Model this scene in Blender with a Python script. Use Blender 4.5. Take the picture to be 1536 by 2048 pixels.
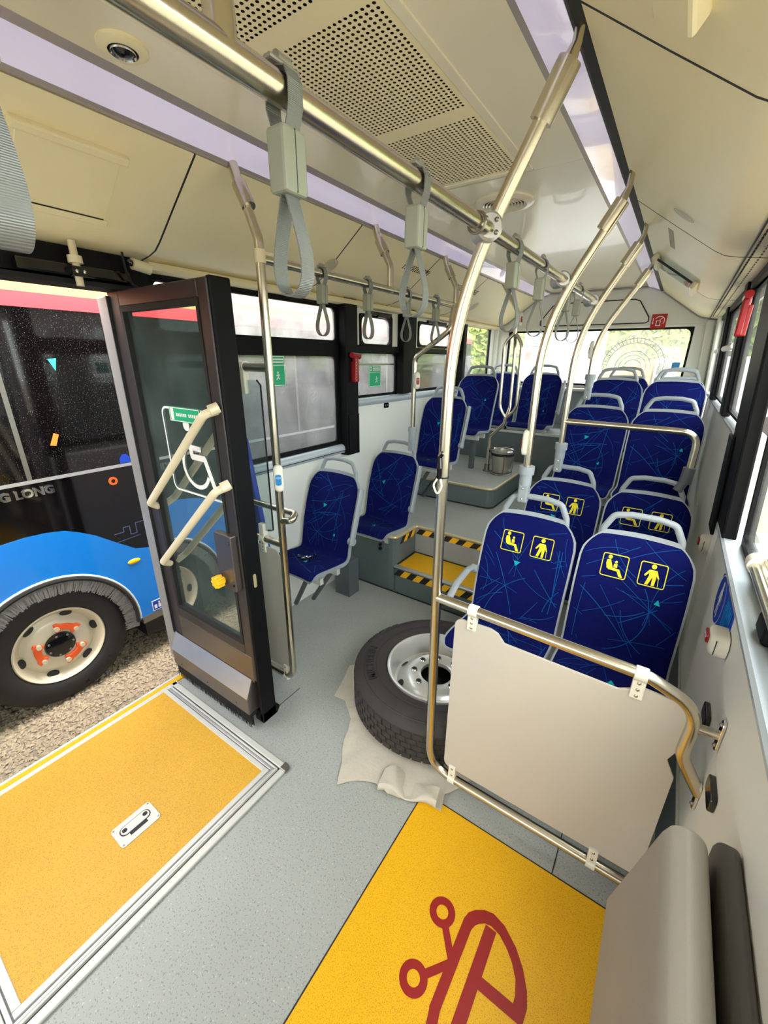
import bpy, bmesh, math, random
from mathutils import Vector, Matrix, noise as mnoise

for _o in list(bpy.data.objects):
    bpy.data.objects.remove(_o)
SC = bpy.context.scene
COL = SC.collection
rnd = random.Random(7)

# ------------------------------------------------------------------ camera
def make_camera():
    y, p, r = math.radians(-34.268), math.radians(-20.411), math.radians(.486)
    F = Vector((math.sin(y) * math.cos(p), math.cos(y) * math.cos(p), math.sin(p)))
    R0 = Vector((math.cos(y), -math.sin(y), 0))
    U0 = R0.cross(F)
    R = math.cos(r) * R0 + math.sin(r) * U0
    U = -math.sin(r) * R0 + math.cos(r) * U0
    cd = bpy.data.cameras.new('camera')
    cd.sensor_fit = 'VERTICAL'
    cd.sensor_height = 36.0
    cd.lens = 822.07 / 2048 * 36.0
    cd.clip_start = .02
    cd.clip_end = 300
    o = bpy.data.objects.new('camera', cd)
    COL.objects.link(o)
    m = Matrix((R, U, -F)).transposed().to_4x4()
    m.translation = Vector((0, 0, 1.75))
    o.matrix_world = m
    SC.camera = o
make_camera()

# ------------------------------------------------------------------ world, sun, exposure
W = bpy.data.worlds.new('sky')
SC.world = W
W.use_nodes = True
nt = W.node_tree
nt.nodes.clear()
wo = nt.nodes.new('ShaderNodeOutputWorld')
wb = nt.nodes.new('ShaderNodeBackground')
sk = nt.nodes.new('ShaderNodeTexSky')
sk.sky_type = 'NISHITA'
sk.sun_disc = False
sk.sun_elevation = math.radians(48)
sk.sun_rotation = math.radians(150)
sk.air_density = 1.0
sk.dust_density = 4.0
sk.ozone_density = 1.0
mx = nt.nodes.new('ShaderNodeMix')
mx.data_type = 'RGBA'
mx.inputs[0].default_value = .8
mx.inputs[7].default_value = (1.0, .985, .95, 1)
hs = nt.nodes.new('ShaderNodeVectorMath')
hs.operation = 'SCALE'
hs.inputs['Scale'].default_value = .22
nt.links.new(sk.outputs[0], hs.inputs[0])
nt.links.new(hs.outputs[0], mx.inputs[6])
nt.links.new(mx.outputs[2], wb.inputs['Color'])
wb.inputs['Strength'].default_value = 3.6
nt.links.new(wb.outputs[0], wo.inputs[0])

sd = bpy.data.lights.new('sun', 'SUN')
sd.energy = 2.0
sd.angle = math.radians(25)
sd.color = (1, .95, .86)
so = bpy.data.objects.new('sun', sd)
COL.objects.link(so)
so.rotation_euler = Vector((-.14, -.42, -.9)).to_track_quat('-Z', 'Y').to_euler()

vs = SC.view_settings
vs.view_transform = 'Standard'
vs.look = 'None'
vs.gamma = 1.0
vs.exposure = 1.55
vs.use_curve_mapping = False
SC.cycles.use_denoising = True
SC.cycles.max_bounces = 9
SC.cycles.diffuse_bounces = 5
SC.cycles.use_adaptive_sampling = True
SC.cycles.adaptive_threshold = .04
SC.cycles.glossy_bounces = 4
SC.cycles.transparent_max_bounces = 12
SC.cycles.sample_clamp_indirect = 8

# ------------------------------------------------------------------ materials
def lin(c):
    return tuple((v / 255 / 12.92 if v / 255 <= .04045 else ((v / 255 + .055) / 1.055) ** 2.4) for v in c)

MATS = {}
def mat(name, rgb, rough=.5, metal=0., var=.06, vscale=6., bump=0., bscale=200., spec=.5, coat=0., alpha_trans=0., emit=None):
    m = bpy.data.materials.new(name)
    m.use_nodes = True
    n = m.node_tree.nodes
    L = m.node_tree.links
    b = n['Principled BSDF']
    c = lin(rgb)
    tc = n.new('ShaderNodeTexCoord')
    if var > 0:
        nz = n.new('ShaderNodeTexNoise')
        nz.inputs['Scale'].default_value = vscale
        nz.inputs['Detail'].default_value = 4
        L.new(tc.outputs['Object'], nz.inputs['Vector'])
        cr = n.new('ShaderNodeMix')
        cr.data_type = 'RGBA'
        cr.inputs[6].default_value = tuple(v * (1 - var) for v in c) + (1,)
        cr.inputs[7].default_value = tuple(min(1, v * (1 + var)) for v in c) + (1,)
        L.new(nz.outputs['Fac'], cr.inputs[0])
        L.new(cr.outputs[2], b.inputs['Base Color'])
    else:
        b.inputs['Base Color'].default_value = c + (1,)
    b.inputs['Roughness'].default_value = rough
    b.inputs['Metallic'].default_value = metal
    b.inputs['Specular IOR Level'].default_value = spec
    b.inputs['Coat Weight'].default_value = coat
    if bump > 0:
        n2 = n.new('ShaderNodeTexNoise')
        n2.inputs['Scale'].default_value = bscale
        n2.inputs['Detail'].default_value = 3
        L.new(tc.outputs['Object'], n2.inputs['Vector'])
        bp = n.new('ShaderNodeBump')
        bp.inputs['Strength'].default_value = bump
        bp.inputs['Distance'].default_value = .004
        L.new(n2.outputs['Fac'], bp.inputs['Height'])
        L.new(bp.outputs[0], b.inputs['Normal'])
    if emit:
        b.inputs['Emission Color'].default_value = lin(emit[0]) + (1,)
        b.inputs['Emission Strength'].default_value = emit[1]
    MATS[name] = m
    return m

def speckle(m, scale, dark, light, amount=.5, thr=(.62, .66), thr2=(.68, .71)):
    """fine dark and light flecks mixed over the base colour of a floor covering"""
    n = m.node_tree.nodes
    L = m.node_tree.links
    b = n['Principled BSDF']
    src = b.inputs['Base Color'].links[0].from_socket if b.inputs['Base Color'].links else None
    tc = n.new('ShaderNodeTexCoord')
    last = src
    for k, (col, th, sc) in enumerate(((dark, thr, scale), (light, thr2, scale * .8))):
        if col is None:
            continue
        nz = n.new('ShaderNodeTexNoise')
        nz.inputs['Scale'].default_value = sc
        nz.inputs['Detail'].default_value = 1
        mp = n.new('ShaderNodeMapping')
        mp.inputs['Location'].default_value = (k * 7.3, 0, 0)
        L.new(tc.outputs['Object'], mp.inputs['Vector'])
        L.new(mp.outputs[0], nz.inputs['Vector'])
        rp = n.new('ShaderNodeMapRange')
        rp.inputs['From Min'].default_value = th[0]
        rp.inputs['From Max'].default_value = th[1]
        rp.inputs['To Max'].default_value = amount
        L.new(nz.outputs['Fac'], rp.inputs['Value'])
        mxn = n.new('ShaderNodeMix')
        mxn.data_type = 'RGBA'
        L.new(rp.outputs[0], mxn.inputs[0])
        L.new(last, mxn.inputs[6])
        mxn.inputs[7].default_value = lin(col) + (1,)
        last = mxn.outputs[2]
    L.new(last, b.inputs['Base Color'])
    return m

def glass(name, tint=(235, 240, 240), refl=.12, dust_veil=.10, dust_veil_col=(200, 200, 195), rough=.02):
    """thin pane: tinted see-through, mirror reflection and a pale film, real dirt on some panes, painted light on others"""
    m = bpy.data.materials.new(name)
    m.use_nodes = True
    n = m.node_tree.nodes
    L = m.node_tree.links
    n.clear()
    out = n.new('ShaderNodeOutputMaterial')
    tr = n.new('ShaderNodeBsdfTransparent')
    tr.inputs[0].default_value = lin(tint) + (1,)
    gl = n.new('ShaderNodeBsdfGlossy')
    gl.inputs['Roughness'].default_value = rough
    gl.inputs['Color'].default_value = (.95, .97, .97, 1)
    fr = n.new('ShaderNodeLayerWeight')
    fr.inputs['Blend'].default_value = .5
    pw = n.new('ShaderNodeMath')
    pw.operation = 'POWER'
    pw.inputs[1].default_value = 4
    L.new(fr.outputs['Facing'], pw.inputs[0])
    ad = n.new('ShaderNodeMath')
    ad.operation = 'ADD'
    ad.inputs[1].default_value = refl
    pm = n.new('ShaderNodeMath')
    pm.operation = 'MULTIPLY'
    pm.inputs[1].default_value = .45
    L.new(pw.outputs[0], pm.inputs[0])
    ad.use_clamp = True
    L.new(pm.outputs[0], ad.inputs[0])
    m1 = n.new('ShaderNodeMixShader')
    L.new(ad.outputs[0], m1.inputs[0])
    L.new(tr.outputs[0], m1.inputs[1])
    L.new(gl.outputs[0], m1.inputs[2])
    df = n.new('ShaderNodeBsdfDiffuse')
    df.inputs[0].default_value = lin(dust_veil_col) + (1,)
    tl = n.new('ShaderNodeBsdfTranslucent')
    tl.inputs[0].default_value = lin(dust_veil_col) + (1,)
    dm = n.new('ShaderNodeMixShader')
    dm.inputs[0].default_value = .6
    L.new(df.outputs[0], dm.inputs[1])
    L.new(tl.outputs[0], dm.inputs[2])
    tc = n.new('ShaderNodeTexCoord')
    nz = n.new('ShaderNodeTexNoise')
    nz.inputs['Scale'].default_value = 5
    nz.inputs['Detail'].default_value = 8
    L.new(tc.outputs['Object'], nz.inputs['Vector'])
    rp = n.new('ShaderNodeMapRange')
    rp.inputs['From Min'].default_value = .3
    rp.inputs['From Max'].default_value = .7
    rp.inputs['To Min'].default_value = dust_veil * .6
    rp.inputs['To Max'].default_value = dust_veil * 1.4
    L.new(nz.outputs['Fac'], rp.inputs['Value'])
    m2 = n.new('ShaderNodeMixShader')
    L.new(rp.outputs[0], m2.inputs[0])
    L.new(m1.outputs[0], m2.inputs[1])
    L.new(dm.outputs[0], m2.inputs[2])
    L.new(m2.outputs[0], out.inputs[0])
    MATS[name] = m
    return m

mat('steel', (206, 198, 180), .24, 1., .05, 40, bump=.02, bscale=300)
mat('steel_dull', (150, 146, 138), .38, 1., .08, 25)
mat('chrome', (225, 225, 225), .1, 1., .02)
mat('bin_steel', (196, 190, 178), .3, .85, .05, 8)
mat('alu', (205, 205, 205), .42, .85, .06, 18)
mat('alu_white', (205, 205, 198), .45, .2, .05, 30)
mat('cream', (246, 235, 196), .42, 0, .03, 3, bump=.04, bscale=500)
mat('ceiling_white', (240, 233, 210), .25, 0, .02, 3, coat=.25)
mat('lamp_lens', (184, 178, 194), .12, 0, .03, 2, coat=.5, emit=((225, 215, 240), .16))
mat('lamp_frame', (176, 168, 172), .35, .3, .04, 6)
mat('groove', (30, 32, 34), .6, 0, .1)
mat('hole_dark', (52, 42, 30), .9, 0, .1)
mat('wall_white', (228, 229, 220), .5, 0, .03, 4, bump=.05, bscale=350)
mat('wall_grey', (150, 154, 156), .5, 0, .04, 4)
mat('panel_white', (190, 183, 170), .38, 0, .02, 2.5)
mat('black_trim', (12, 12, 14), .55, 0, .15, 12, bump=.06, bscale=500, spec=.15)
mat('black_gloss', (14, 14, 16), .14, 0, .2, 10, coat=.4)
mat('black_rubber', (22, 22, 22), .75, 0, .2, 20, bump=.1, bscale=150)
mat('sill_grey', (176, 184, 190), .4, .25, .04, 6)
mat('seat_grey', (146, 153, 157), .45, 0, .05, 10, bump=.03, bscale=600)
mat('seat_grey_dark', (84, 90, 94), .5, 0, .06, 10)
mat('fabric_blue', (5, 13, 80), .9, 0, .22, 60, bump=.35, bscale=900, spec=.15)
mat('fabric_line', (16, 78, 146), .9, 0, .15, 30, spec=.1)
mat('fabric_teal', (24, 168, 178), .9, 0, .1, 30, spec=.1)
mat('print_yellow', (226, 212, 8), .5, 0, .03, 20)
mat('podium_grey', (92, 104, 104), .5, 0, .06, 5, bump=.04, bscale=300)
mat('yellow_strip', (250, 186, 20), .5, 0, .05, 30)
mat('hazard_black', (20, 20, 20), .5, 0, .1, 30)
mat('trim_gold', (206, 190, 146), .35, .5, .05, 20)
speckle(mat('floor_grey', (162, 165, 160), .42, 0, .07, 3, bump=.06, bscale=250), 170, (95, 100, 100), (205, 208, 208), .55)
speckle(mat('floor_yellow', (232, 177, 0), .45, 0, .05, 4, bump=.12, bscale=260), 330, (170, 112, 4), None, .55, thr=(.57, .63))
speckle(mat('ramp_yellow', (214, 163, 44), .5, 0, .14, 2.5, bump=.2, bscale=220), 300, (150, 102, 26), None, .5, thr=(.57, .63))
mat('emblem_red', (148, 14, 12), .45, 0, .06, 30)
mat('tire_dark', (32, 29, 28), .7, 0, .25, 14, bump=.2, bscale=60)
mat('tire', (50, 45, 43), .72, 0, .25, 14, bump=.25, bscale=60)
mat('tire_letter', (26, 25, 25), .55, 0, .1)
mat('rim_alu', (222, 222, 220), .3, .6, .08, 9, bump=.05, bscale=40)
mat('cloth', (198, 191, 176), .95, 0, .08, 9, bump=.4, bscale=60, spec=.1)
mat('red', (146, 8, 15), .35, 0, .06, 10)
mat('red_sign', (178, 16, 26), .5, 0, .04, 10)
mat('white', (236, 236, 232), .45, 0, .02)
mat('ivory', (226, 222, 206), .4, 0, .03, 12)
mat('strap_web', (126, 129, 128), .36, .3, .1, 60, bump=.0)
mat('strap_block', (142, 147, 132), .5, 0, .05, 20)
mat('strap_clip', (150, 148, 140), .4, .4, .05, 20)
mat('blue_sign', (16, 62, 176), .45, 0, .05, 10)
mat('blue_button', (20, 128, 196), .35, 0, .05, 10)
mat('green_sticker', (10, 168, 118), .5, 0, .05, 10)
mat('teal_sticker', (60, 205, 190), .5, 0, .05, 10)
mat('yellow_knob', (248, 190, 14), .4, 0, .05, 20)
mat('door_frame', (58, 54, 54), .42, .35, .15, 7, bump=.03, bscale=200)
mat('door_kick', (112, 104, 98), .34, .75, .12, 5)
mat('door_edge', (140, 138, 136), .5, .3, .12, 9)
mat('handle_beige', (226, 214, 182), .38, .1, .04, 12)
mat('folding_pad', (146, 139, 128), .6, 0, .05, 5, bump=.08, bscale=300)
mat('folding_pad_dark', (90, 88, 86), .6, 0, .05, 5, bump=.08, bscale=300)
mat('bus_black', (12, 10, 11), .08, 0, .25, 5)
mat('bus_blue', (0, 122, 214), .3, 0, .05, 2, coat=.4)
mat('bus_orange', (240, 188, 110), .25, 0, .05, 2)
mat('bus_red', (222, 78, 86), .25, 0, .05, 2)
mat('bus_roof', (232, 228, 220), .35, 0, .04, 2)
mat('rim_cream', (214, 204, 178), .4, .2, .06, 9)
mat('lug_orange', (232, 92, 36), .45, 0, .06, 20)
mat('line_print', (70, 80, 112), .5, 0, .05, 10)
mat('brush', (112, 109, 106), .85, 0, .4, 90)
mat('gravel_stone', (156, 142, 118), .9, 0, .35, 45, bump=.2, bscale=90)
mat('leaf', (112, 134, 60), .8, 0, .3, 2, spec=.1)
mat('leaf_light', (136, 152, 72), .8, 0, .3, 2, spec=.1)
mat('dry_grass', (176, 150, 70), .9, 0, .3, 4, spec=.1)
mat('bark', (90, 74, 60), .9, 0, .3, 8)
mat('container_white', (190, 190, 194), .5, 0, .03, 1)
mat('vehicle_orange', (240, 140, 50), .5, 0, .05, 2)
speckle(mat('dusty', (13, 11, 12), .07, 0, .25, 5), 300, None, (170, 166, 160), .6, thr2=(.69, .72))

def gravel_material():
    m = mat('gravel', (190, 174, 144), .95, 0, .0)
    n = m.node_tree.nodes
    L = m.node_tree.links
    b = n['Principled BSDF']
    tc = n.new('ShaderNodeTexCoord')
    v = n.new('ShaderNodeTexVoronoi')
    v.inputs['Scale'].default_value = 38
    L.new(tc.outputs['Object'], v.inputs['Vector'])
    nz = n.new('ShaderNodeTexNoise')
    nz.inputs['Scale'].default_value = 1.2
    nz.inputs['Detail'].default_value = 5
    L.new(tc.outputs['Object'], nz.inputs['Vector'])
    hsv = n.new('ShaderNodeHueSaturation')
    hsv.inputs['Color'].default_value = lin((154, 142, 120)) + (1,)
    sp = n.new('ShaderNodeSeparateColor')
    L.new(v.outputs['Color'], sp.inputs[0])
    r = n.new('ShaderNodeMapRange')
    r.inputs['To Min'].default_value = .65
    r.inputs['To Max'].default_value = 1.25
    L.new(sp.outputs[0], r.inputs['Value'])
    L.new(r.outputs[0], hsv.inputs['Value'])
    mm = n.new('ShaderNodeMix')
    mm.data_type = 'RGBA'
    mm.blend_type = 'MULTIPLY'
    mm.inputs[0].default_value = .35
    L.new(hsv.outputs[0], mm.inputs[6])
    L.new(nz.outputs['Color'], mm.inputs[7])
    L.new(mm.outputs[2], b.inputs['Base Color'])
    bp = n.new('ShaderNodeBump')
    bp.inputs['Strength'].default_value = .9
    bp.inputs['Distance'].default_value = .02
    bp.invert = True
    L.new(v.outputs['Distance'], bp.inputs['Height'])
    L.new(bp.outputs[0], b.inputs['Normal'])
gravel_material()

def web_material():
    m = MATS['strap_web']
    n = m.node_tree.nodes
    L = m.node_tree.links
    tc = n.new('ShaderNodeTexCoord')
    w = n.new('ShaderNodeTexWave')
    w.bands_direction = 'Z'
    w.inputs['Scale'].default_value = 150
    w.inputs['Distortion'].default_value = .6
    L.new(tc.outputs['Object'], w.inputs['Vector'])
    bp = n.new('ShaderNodeBump')
    bp.inputs['Strength'].default_value = .4
    bp.inputs['Distance'].default_value = .001
    L.new(w.outputs['Fac'], bp.inputs['Height'])
    L.new(bp.outputs[0], n['Principled BSDF'].inputs['Normal'])
web_material()
glass('window_glass', refl=.03, dust_veil=.22, dust_veil_col=(215, 215, 215))
glass('window_haze', refl=.03, dust_veil=.42, dust_veil_col=(240, 238, 236))
glass('window_clear', refl=.02, dust_veil=.07)
glass('window_rear', refl=.02, dust_veil=.12, dust_veil_col=(245, 245, 235))  # the whitish film paints in the overexposed wash of the view behind
glass('door_glass', tint=(160, 178, 176), refl=.40, dust_veil=.14, dust_veil_col=(176, 196, 190))  # the greenish film paints brightness in place of the yard's reflection
glass('shield_glass', tint=(228, 236, 236), refl=.02, dust_veil=.05)

# ------------------------------------------------------------------ mesh helpers
class MB:
    def __init__(s):
        s.v = []
        s.f = []
    def box(s, x0, x1, y0, y1, z0, z1):
        if x0 > x1: x0, x1 = x1, x0
        if y0 > y1: y0, y1 = y1, y0
        if z0 > z1: z0, z1 = z1, z0
        k = len(s.v)
        s.v += [(x, y, z) for z in (z0, z1) for y in (y0, y1) for x in (x0, x1)]
        s.f += [tuple(k + i for i in q) for q in ((0, 2, 3, 1), (4, 5, 7, 6), (0, 1, 5, 4), (2, 6, 7, 3), (0, 4, 6, 2), (1, 3, 7, 5))]
        return s
    def quad(s, *p):
        k = len(s.v)
        s.v += [tuple(q) for q in p]
        s.f.append(tuple(range(k, k + len(p))))
        return s
    def prism(s, poly, axis, a, b):
        """extrude a 2D polygon along an axis; poly is given in the two other axes, in order"""
        k = len(s.v)
        n = len(poly)
        def pt(q, t):
            l = list(q)
            l.insert(axis, t)
            return tuple(l)
        s.v += [pt(q, a) for q in poly] + [pt(q, b) for q in poly]
        s.f.append(tuple(range(k, k + n))[::-1])
        s.f.append(tuple(range(k + n, k + 2 * n)))
        for i in range(n):
            j = (i + 1) % n
            s.f.append((k + i, k + j, k + n + j, k + n + i))
        return s
    def strip(s, prof, axis, a, b, t=.004, nrm=None):
        """a thin bent sheet: open 2D profile extruded along axis with thickness t"""
        n = len(prof)
        off = []
        for i in range(n):
            p0 = prof[max(0, i - 1)]
            p1 = prof[min(n - 1, i + 1)]
            d = Vector((p1[0] - p0[0], p1[1] - p0[1])).normalized()
            off.append((prof[i][0] - d.y * t, prof[i][1] + d.x * t))
        return s.prism(list(prof) + off[::-1], axis, a, b)
    def lathe(s, prof, c, axis, seg=40):
        """revolve (r, h) profile round an axis through c"""
        k = len(s.v)
        n = len(prof)
        e = [Vector((1, 0, 0)), Vector((0, 1, 0)), Vector((0, 0, 1))]
        A = e[axis]
        B = e[(axis + 1) % 3]
        D = e[(axis + 2) % 3]
        for i in range(seg):
            t = 2 * math.pi * i / seg
            d = B * math.cos(t) + D * math.sin(t)
            for r, h in prof:
                s.v.append(tuple(Vector(c) + d * r + A * h))
        for i in range(seg):
            for j in range(n - 1):
                a = k + i * n + j
                b = k + ((i + 1) % seg) * n + j
                s.f.append((a, b, b + 1, a + 1))
        return s
    def cyl(s, p0, p1, r, seg=14):
        return s.tube([p0, p1], r, seg)
    def tube(s, path, r, seg=14, fillet=0., ry=None, caps=True, up=None):
        P = [Vector(p) for p in path]
        if fillet and len(P) > 2:
            Q = [P[0]]
            for i in range(1, len(P) - 1):
                fr_ = fillet[min(i - 1, len(fillet) - 1)] if isinstance(fillet, (list, tuple)) else fillet
                a, b, c = P[i - 1], P[i], P[i + 1]
                u, w = (a - b), (c - b)
                lu, lw = u.length, w.length
                u /= lu
                w /= lw
                ang = u.angle(w, math.pi)
                if ang > math.pi - .02:
                    Q.append(b)
                    continue
                d = min(fr_ / math.tan(ang / 2), lu * .48, lw * .48)
                p, q = b + u * d, b + w * d
                for t in range(9):
                    tt = t / 8
                    Q.append(p * (1 - tt) ** 2 + b * 2 * tt * (1 - tt) + q * tt ** 2)
            Q.append(P[-1])
            P = Q
        T = []
        for i in range(len(P)):
            a = P[max(0, i - 1)]
            b = P[min(len(P) - 1, i + 1)]
            T.append((b - a).normalized())
        n0 = Vector(up) if up else (Vector((0, 1, 0)) if abs(T[0].y) < .9 else Vector((1, 0, 0)))
        k = len(s.v)
        N = (n0 - T[0] * n0.dot(T[0])).normalized()
        for i, p in enumerate(P):
            N = (N - T[i] * N.dot(T[i])).normalized()
            B = T[i].cross(N)
            rr = r[i] if isinstance(r, (list, tuple)) else r
            r2 = rr if ry is None else ry
            for j in range(seg):
                t = 2 * math.pi * j / seg
                s.v.append(tuple(p + N * (rr * math.cos(t)) + B * (r2 * math.sin(t))))
        for i in range(len(P) - 1):
            for j in range(seg):
                a = k + i * seg + j
                b = k + i * seg + (j + 1) % seg
                s.f.append((a, b, b + seg, a + seg))
        if caps:
            s.f.append(tuple(k + j for j in range(seg))[::-1])
            s.f.append(tuple(k + (len(P) - 1) * seg + j for j in range(seg)))
        return s
    def ribbon(s, path, width, t=.0025, side=(0, 1, 0)):
        """flat band swept along a path; 'side' is its width direction"""
        P = [Vector(p) for p in path]
        S = Vector(side).normalized()
        k = len(s.v)
        for i, p in enumerate(P):
            a = P[max(0, i - 1)]
            b = P[min(len(P) - 1, i + 1)]
            n = (b - a).normalized().cross(S)
            for sx, sn in ((-.5, -.5), (.5, -.5), (.5, .5), (-.5, .5)):
                s.v.append(tuple(p + S * width * sx + n * t * sn))
        for i in range(len(P) - 1):
            for j in range(4):
                a = k + i * 4 + j
                b = k + i * 4 + (j + 1) % 4
                s.f.append((a, b, b + 4, a + 4))
        s.f.append((k, k + 3, k + 2, k + 1))
        m = k + (len(P) - 1) * 4
        s.f.append((m, m + 1, m + 2, m + 3))
        return s
    def sphere(s, c, r, seg=12, rings=8, sc=(1, 1, 1)):
        pr = []
        k = len(s.v)
        for i in range(rings + 1):
            a = math.pi * i / rings
            for j in range(seg):
                t = 2 * math.pi * j / seg
                s.v.append((c[0] + r * sc[0] * math.sin(a) * math.cos(t), c[1] + r * sc[1] * math.sin(a) * math.sin(t), c[2] + r * sc[2] * math.cos(a)))
        for i in range(rings):
            for j in range(seg):
                a = k + i * seg + j
                b = k + i * seg + (j + 1) % seg
                s.f.append((a, a + seg, b + seg, b))
        return s
    def map(s, fn):
        s.v = [tuple(fn(*p)) for p in s.v]
        return s
    def mesh(s, name, smooth=False):
        me = bpy.data.meshes.new(name)
        me.from_pydata(s.v, [], s.f)
        me.validate()
        me.update()
        bm = bmesh.new()
        bm.from_mesh(me)
        bmesh.ops.recalc_face_normals(bm, faces=bm.faces)
        bm.to_mesh(me)
        bm.free()
        if smooth:
            for p in me.polygons:
                p.use_smooth = True
            me.set_sharp_from_angle(angle=math.radians(40))
        return me

def wloc(o):
    l = Vector((0, 0, 0))
    while o:
        l += o.location
        o = o.parent
    return l

def link(name, me, m, parent=None):
    o = bpy.data.objects.new(name, me)
    COL.objects.link(o)
    if m:
        me.materials.append(MATS[m] if isinstance(m, str) else m)
    if parent:
        o.parent = parent
    return o

def part(name, mb, m, parent=None, smooth=False, bevel=0., label=None, kind=None):
    if parent is not None:
        L = wloc(parent)
        if L.length > 0:
            mb.v = [(a - L.x, b - L.y, c - L.z) for a, b, c in mb.v]
    o = link(name, mb.mesh(name, smooth), m, parent)
    if bevel:
        md = o.modifiers.new('bevel', 'BEVEL')
        md.width = bevel
        md.segments = 2
        md.limit_method = 'ANGLE'
    if label:
        o['label'] = label
    if kind:
        o['kind'] = kind
    return o

def tag(o, label, cat=None, group=None, kind=None):
    o['label'] = label
    if cat: o['category'] = cat
    if group: o['group'] = group
    if kind: o['kind'] = kind
    return o

def thing(name, label, cat, loc=(0, 0, 0), group=None, kind=None):
    o = bpy.data.objects.new(name, None)
    COL.objects.link(o)
    o.location = loc
    o.empty_display_size = .05
    return tag(o, label, cat, group, kind)

def struct(name, label, loc=(0, 0, 0)):
    o = bpy.data.objects.new(name, None)
    COL.objects.link(o)
    o.location = loc
    o.empty_display_size = .05
    o['kind'] = 'structure'
    o['label'] = label
    return o

def copy_tree(o, parent=None):
    c = o.copy()
    COL.objects.link(c)
    c.parent = parent
    for ch in o.children:
        copy_tree(ch, c)
    return c

def flat(polys, fn):
    """polygons of 2D points mapped through fn -> one mesh of thin faces"""
    mb = MB()
    for i, p in enumerate(polys):
        P = [Vector(fn(*q)) for q in p]
        n = Vector((0, 0, 0))
        for k in range(len(P)):
            n += P[k].cross(P[(k + 1) % len(P)])
        n.normalize()
        if n.dot(Vector((0, 0, 1.75)) - P[0]) < 0:
            n = -n
        mb.quad(*[tuple(q + n * (2.5e-5 * (i % 12))) for q in P])
    return mb

def arc(cx, cy, r, a0, a1, n=10):
    return [(cx + r * math.cos(math.radians(a0 + (a1 - a0) * i / n)), cy + r * math.sin(math.radians(a0 + (a1 - a0) * i / n))) for i in range(n + 1)]

def ring_polys(cx, cy, r0, r1, n=28, a0=0, a1=360):
    A = arc(cx, cy, r0, a0, a1, n)
    B = arc(cx, cy, r1, a0, a1, n)
    return [[A[i], A[i + 1], B[i + 1], B[i]] for i in range(n)]

def line_polys(pts, w):
    """thick 2D polyline"""
    out = []
    for i in range(len(pts) - 1):
        a, b = Vector(pts[i]), Vector(pts[i + 1])
        d = (b - a)
        if d.length < 1e-6:
            continue
        d.normalize()
        n = Vector((-d.y, d.x)) * w / 2
        e = d * w * .2
        out.append([tuple(a - e + n), tuple(a - e - n), tuple(b + e - n), tuple(b + e + n)])
    return out

def rect_frame(x0, x1, y0, y1, w):
    return [[(x0, y0), (x1, y0), (x1, y0 + w), (x0, y0 + w)], [(x0, y1 - w), (x1, y1 - w), (x1, y1), (x0, y1)],
            [(x0, y0 + w), (x0 + w, y0 + w), (x0 + w, y1 - w), (x0, y1 - w)], [(x1 - w, y0 + w), (x1, y0 + w), (x1, y1 - w), (x1 - w, y1 - w)]]

def disc_poly(cx, cy, r, n=16):
    return arc(cx, cy, r, 0, 360, n)[:-1]

def rrect(x0, x1, y0, y1, r, n=5):
    return (arc(x1 - r, y1 - r, r, 0, 90, n) + arc(x0 + r, y1 - r, r, 90, 180, n) + arc(x0 + r, y0 + r, r, 180, 270, n) + arc(x1 - r, y0 + r, r, 270, 360, n))

def text_mesh(body, size, extrude=0., bold=0.):
    cu = bpy.data.curves.new('t', 'FONT')
    cu.body = body
    cu.size = size
    cu.extrude = extrude
    cu.offset = bold
    cu.resolution_u = 3
    o = bpy.data.objects.new('t', cu)
    COL.objects.link(o)
    bpy.context.view_layer.update()
    me = bpy.data.meshes.new_from_object(o.evaluated_get(bpy.context.evaluated_depsgraph_get()))
    bpy.data.objects.remove(o)
    bpy.data.curves.remove(cu)
    return me

def text_part(name, body, size, fn, m, parent, extrude=0., bold=0., center=True):
    """lettering: flat text whose (x, y, depth) is mapped through fn to the scene"""
    me = text_mesh(body, size, extrude, bold)
    xs = [v.co.x for v in me.vertices]
    ys = [v.co.y for v in me.vertices]
    cx = (min(xs) + max(xs)) / 2 if center else 0
    cy = (min(ys) + max(ys)) / 2 if center else 0
    L = wloc(parent)
    for v in me.vertices:
        v.co = Vector(fn(v.co.x - cx, v.co.y - cy, v.co.z)) - L
    me.materials.clear()
    o = link(name, me, m, parent)
    return o

XL, XR = -2.06, .29
Y0, Y1 = -4.4, 5.45
def lean(x, y, z):
    return (x - .065 * max(0, z - 1.1), y, z)

# ================================================================== SETTING: floor
FL = struct('floor', 'speckled grey vinyl floor of the low entrance area')
part('floor_sheet', MB().box(XL, XR, Y0, 3.02, -.05, 0), 'floor_grey', FL)
inlay = part('yellow_inlay', MB().box(-.545, .27, -.6, 1.125, -.01, .0025), 'floor_yellow', FL, label='yellow inlaid mat for prams')
jm = MB()
jm.box(-.55, -.545, -.6, 1.13, -.01, .0022).box(-.55, .27, 1.125, 1.13, -.01, .0022)
part('inlay_joint', jm, 'groove', FL)
part('floor_joint', MB().box(-.02, -.016, 1.13, 1.5, -.01, .0012), 'groove', FL)
part('floor_joint', MB().box(-1.42, -1.417, .98, 1.25, -.01, .0012), 'groove', FL)

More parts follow.
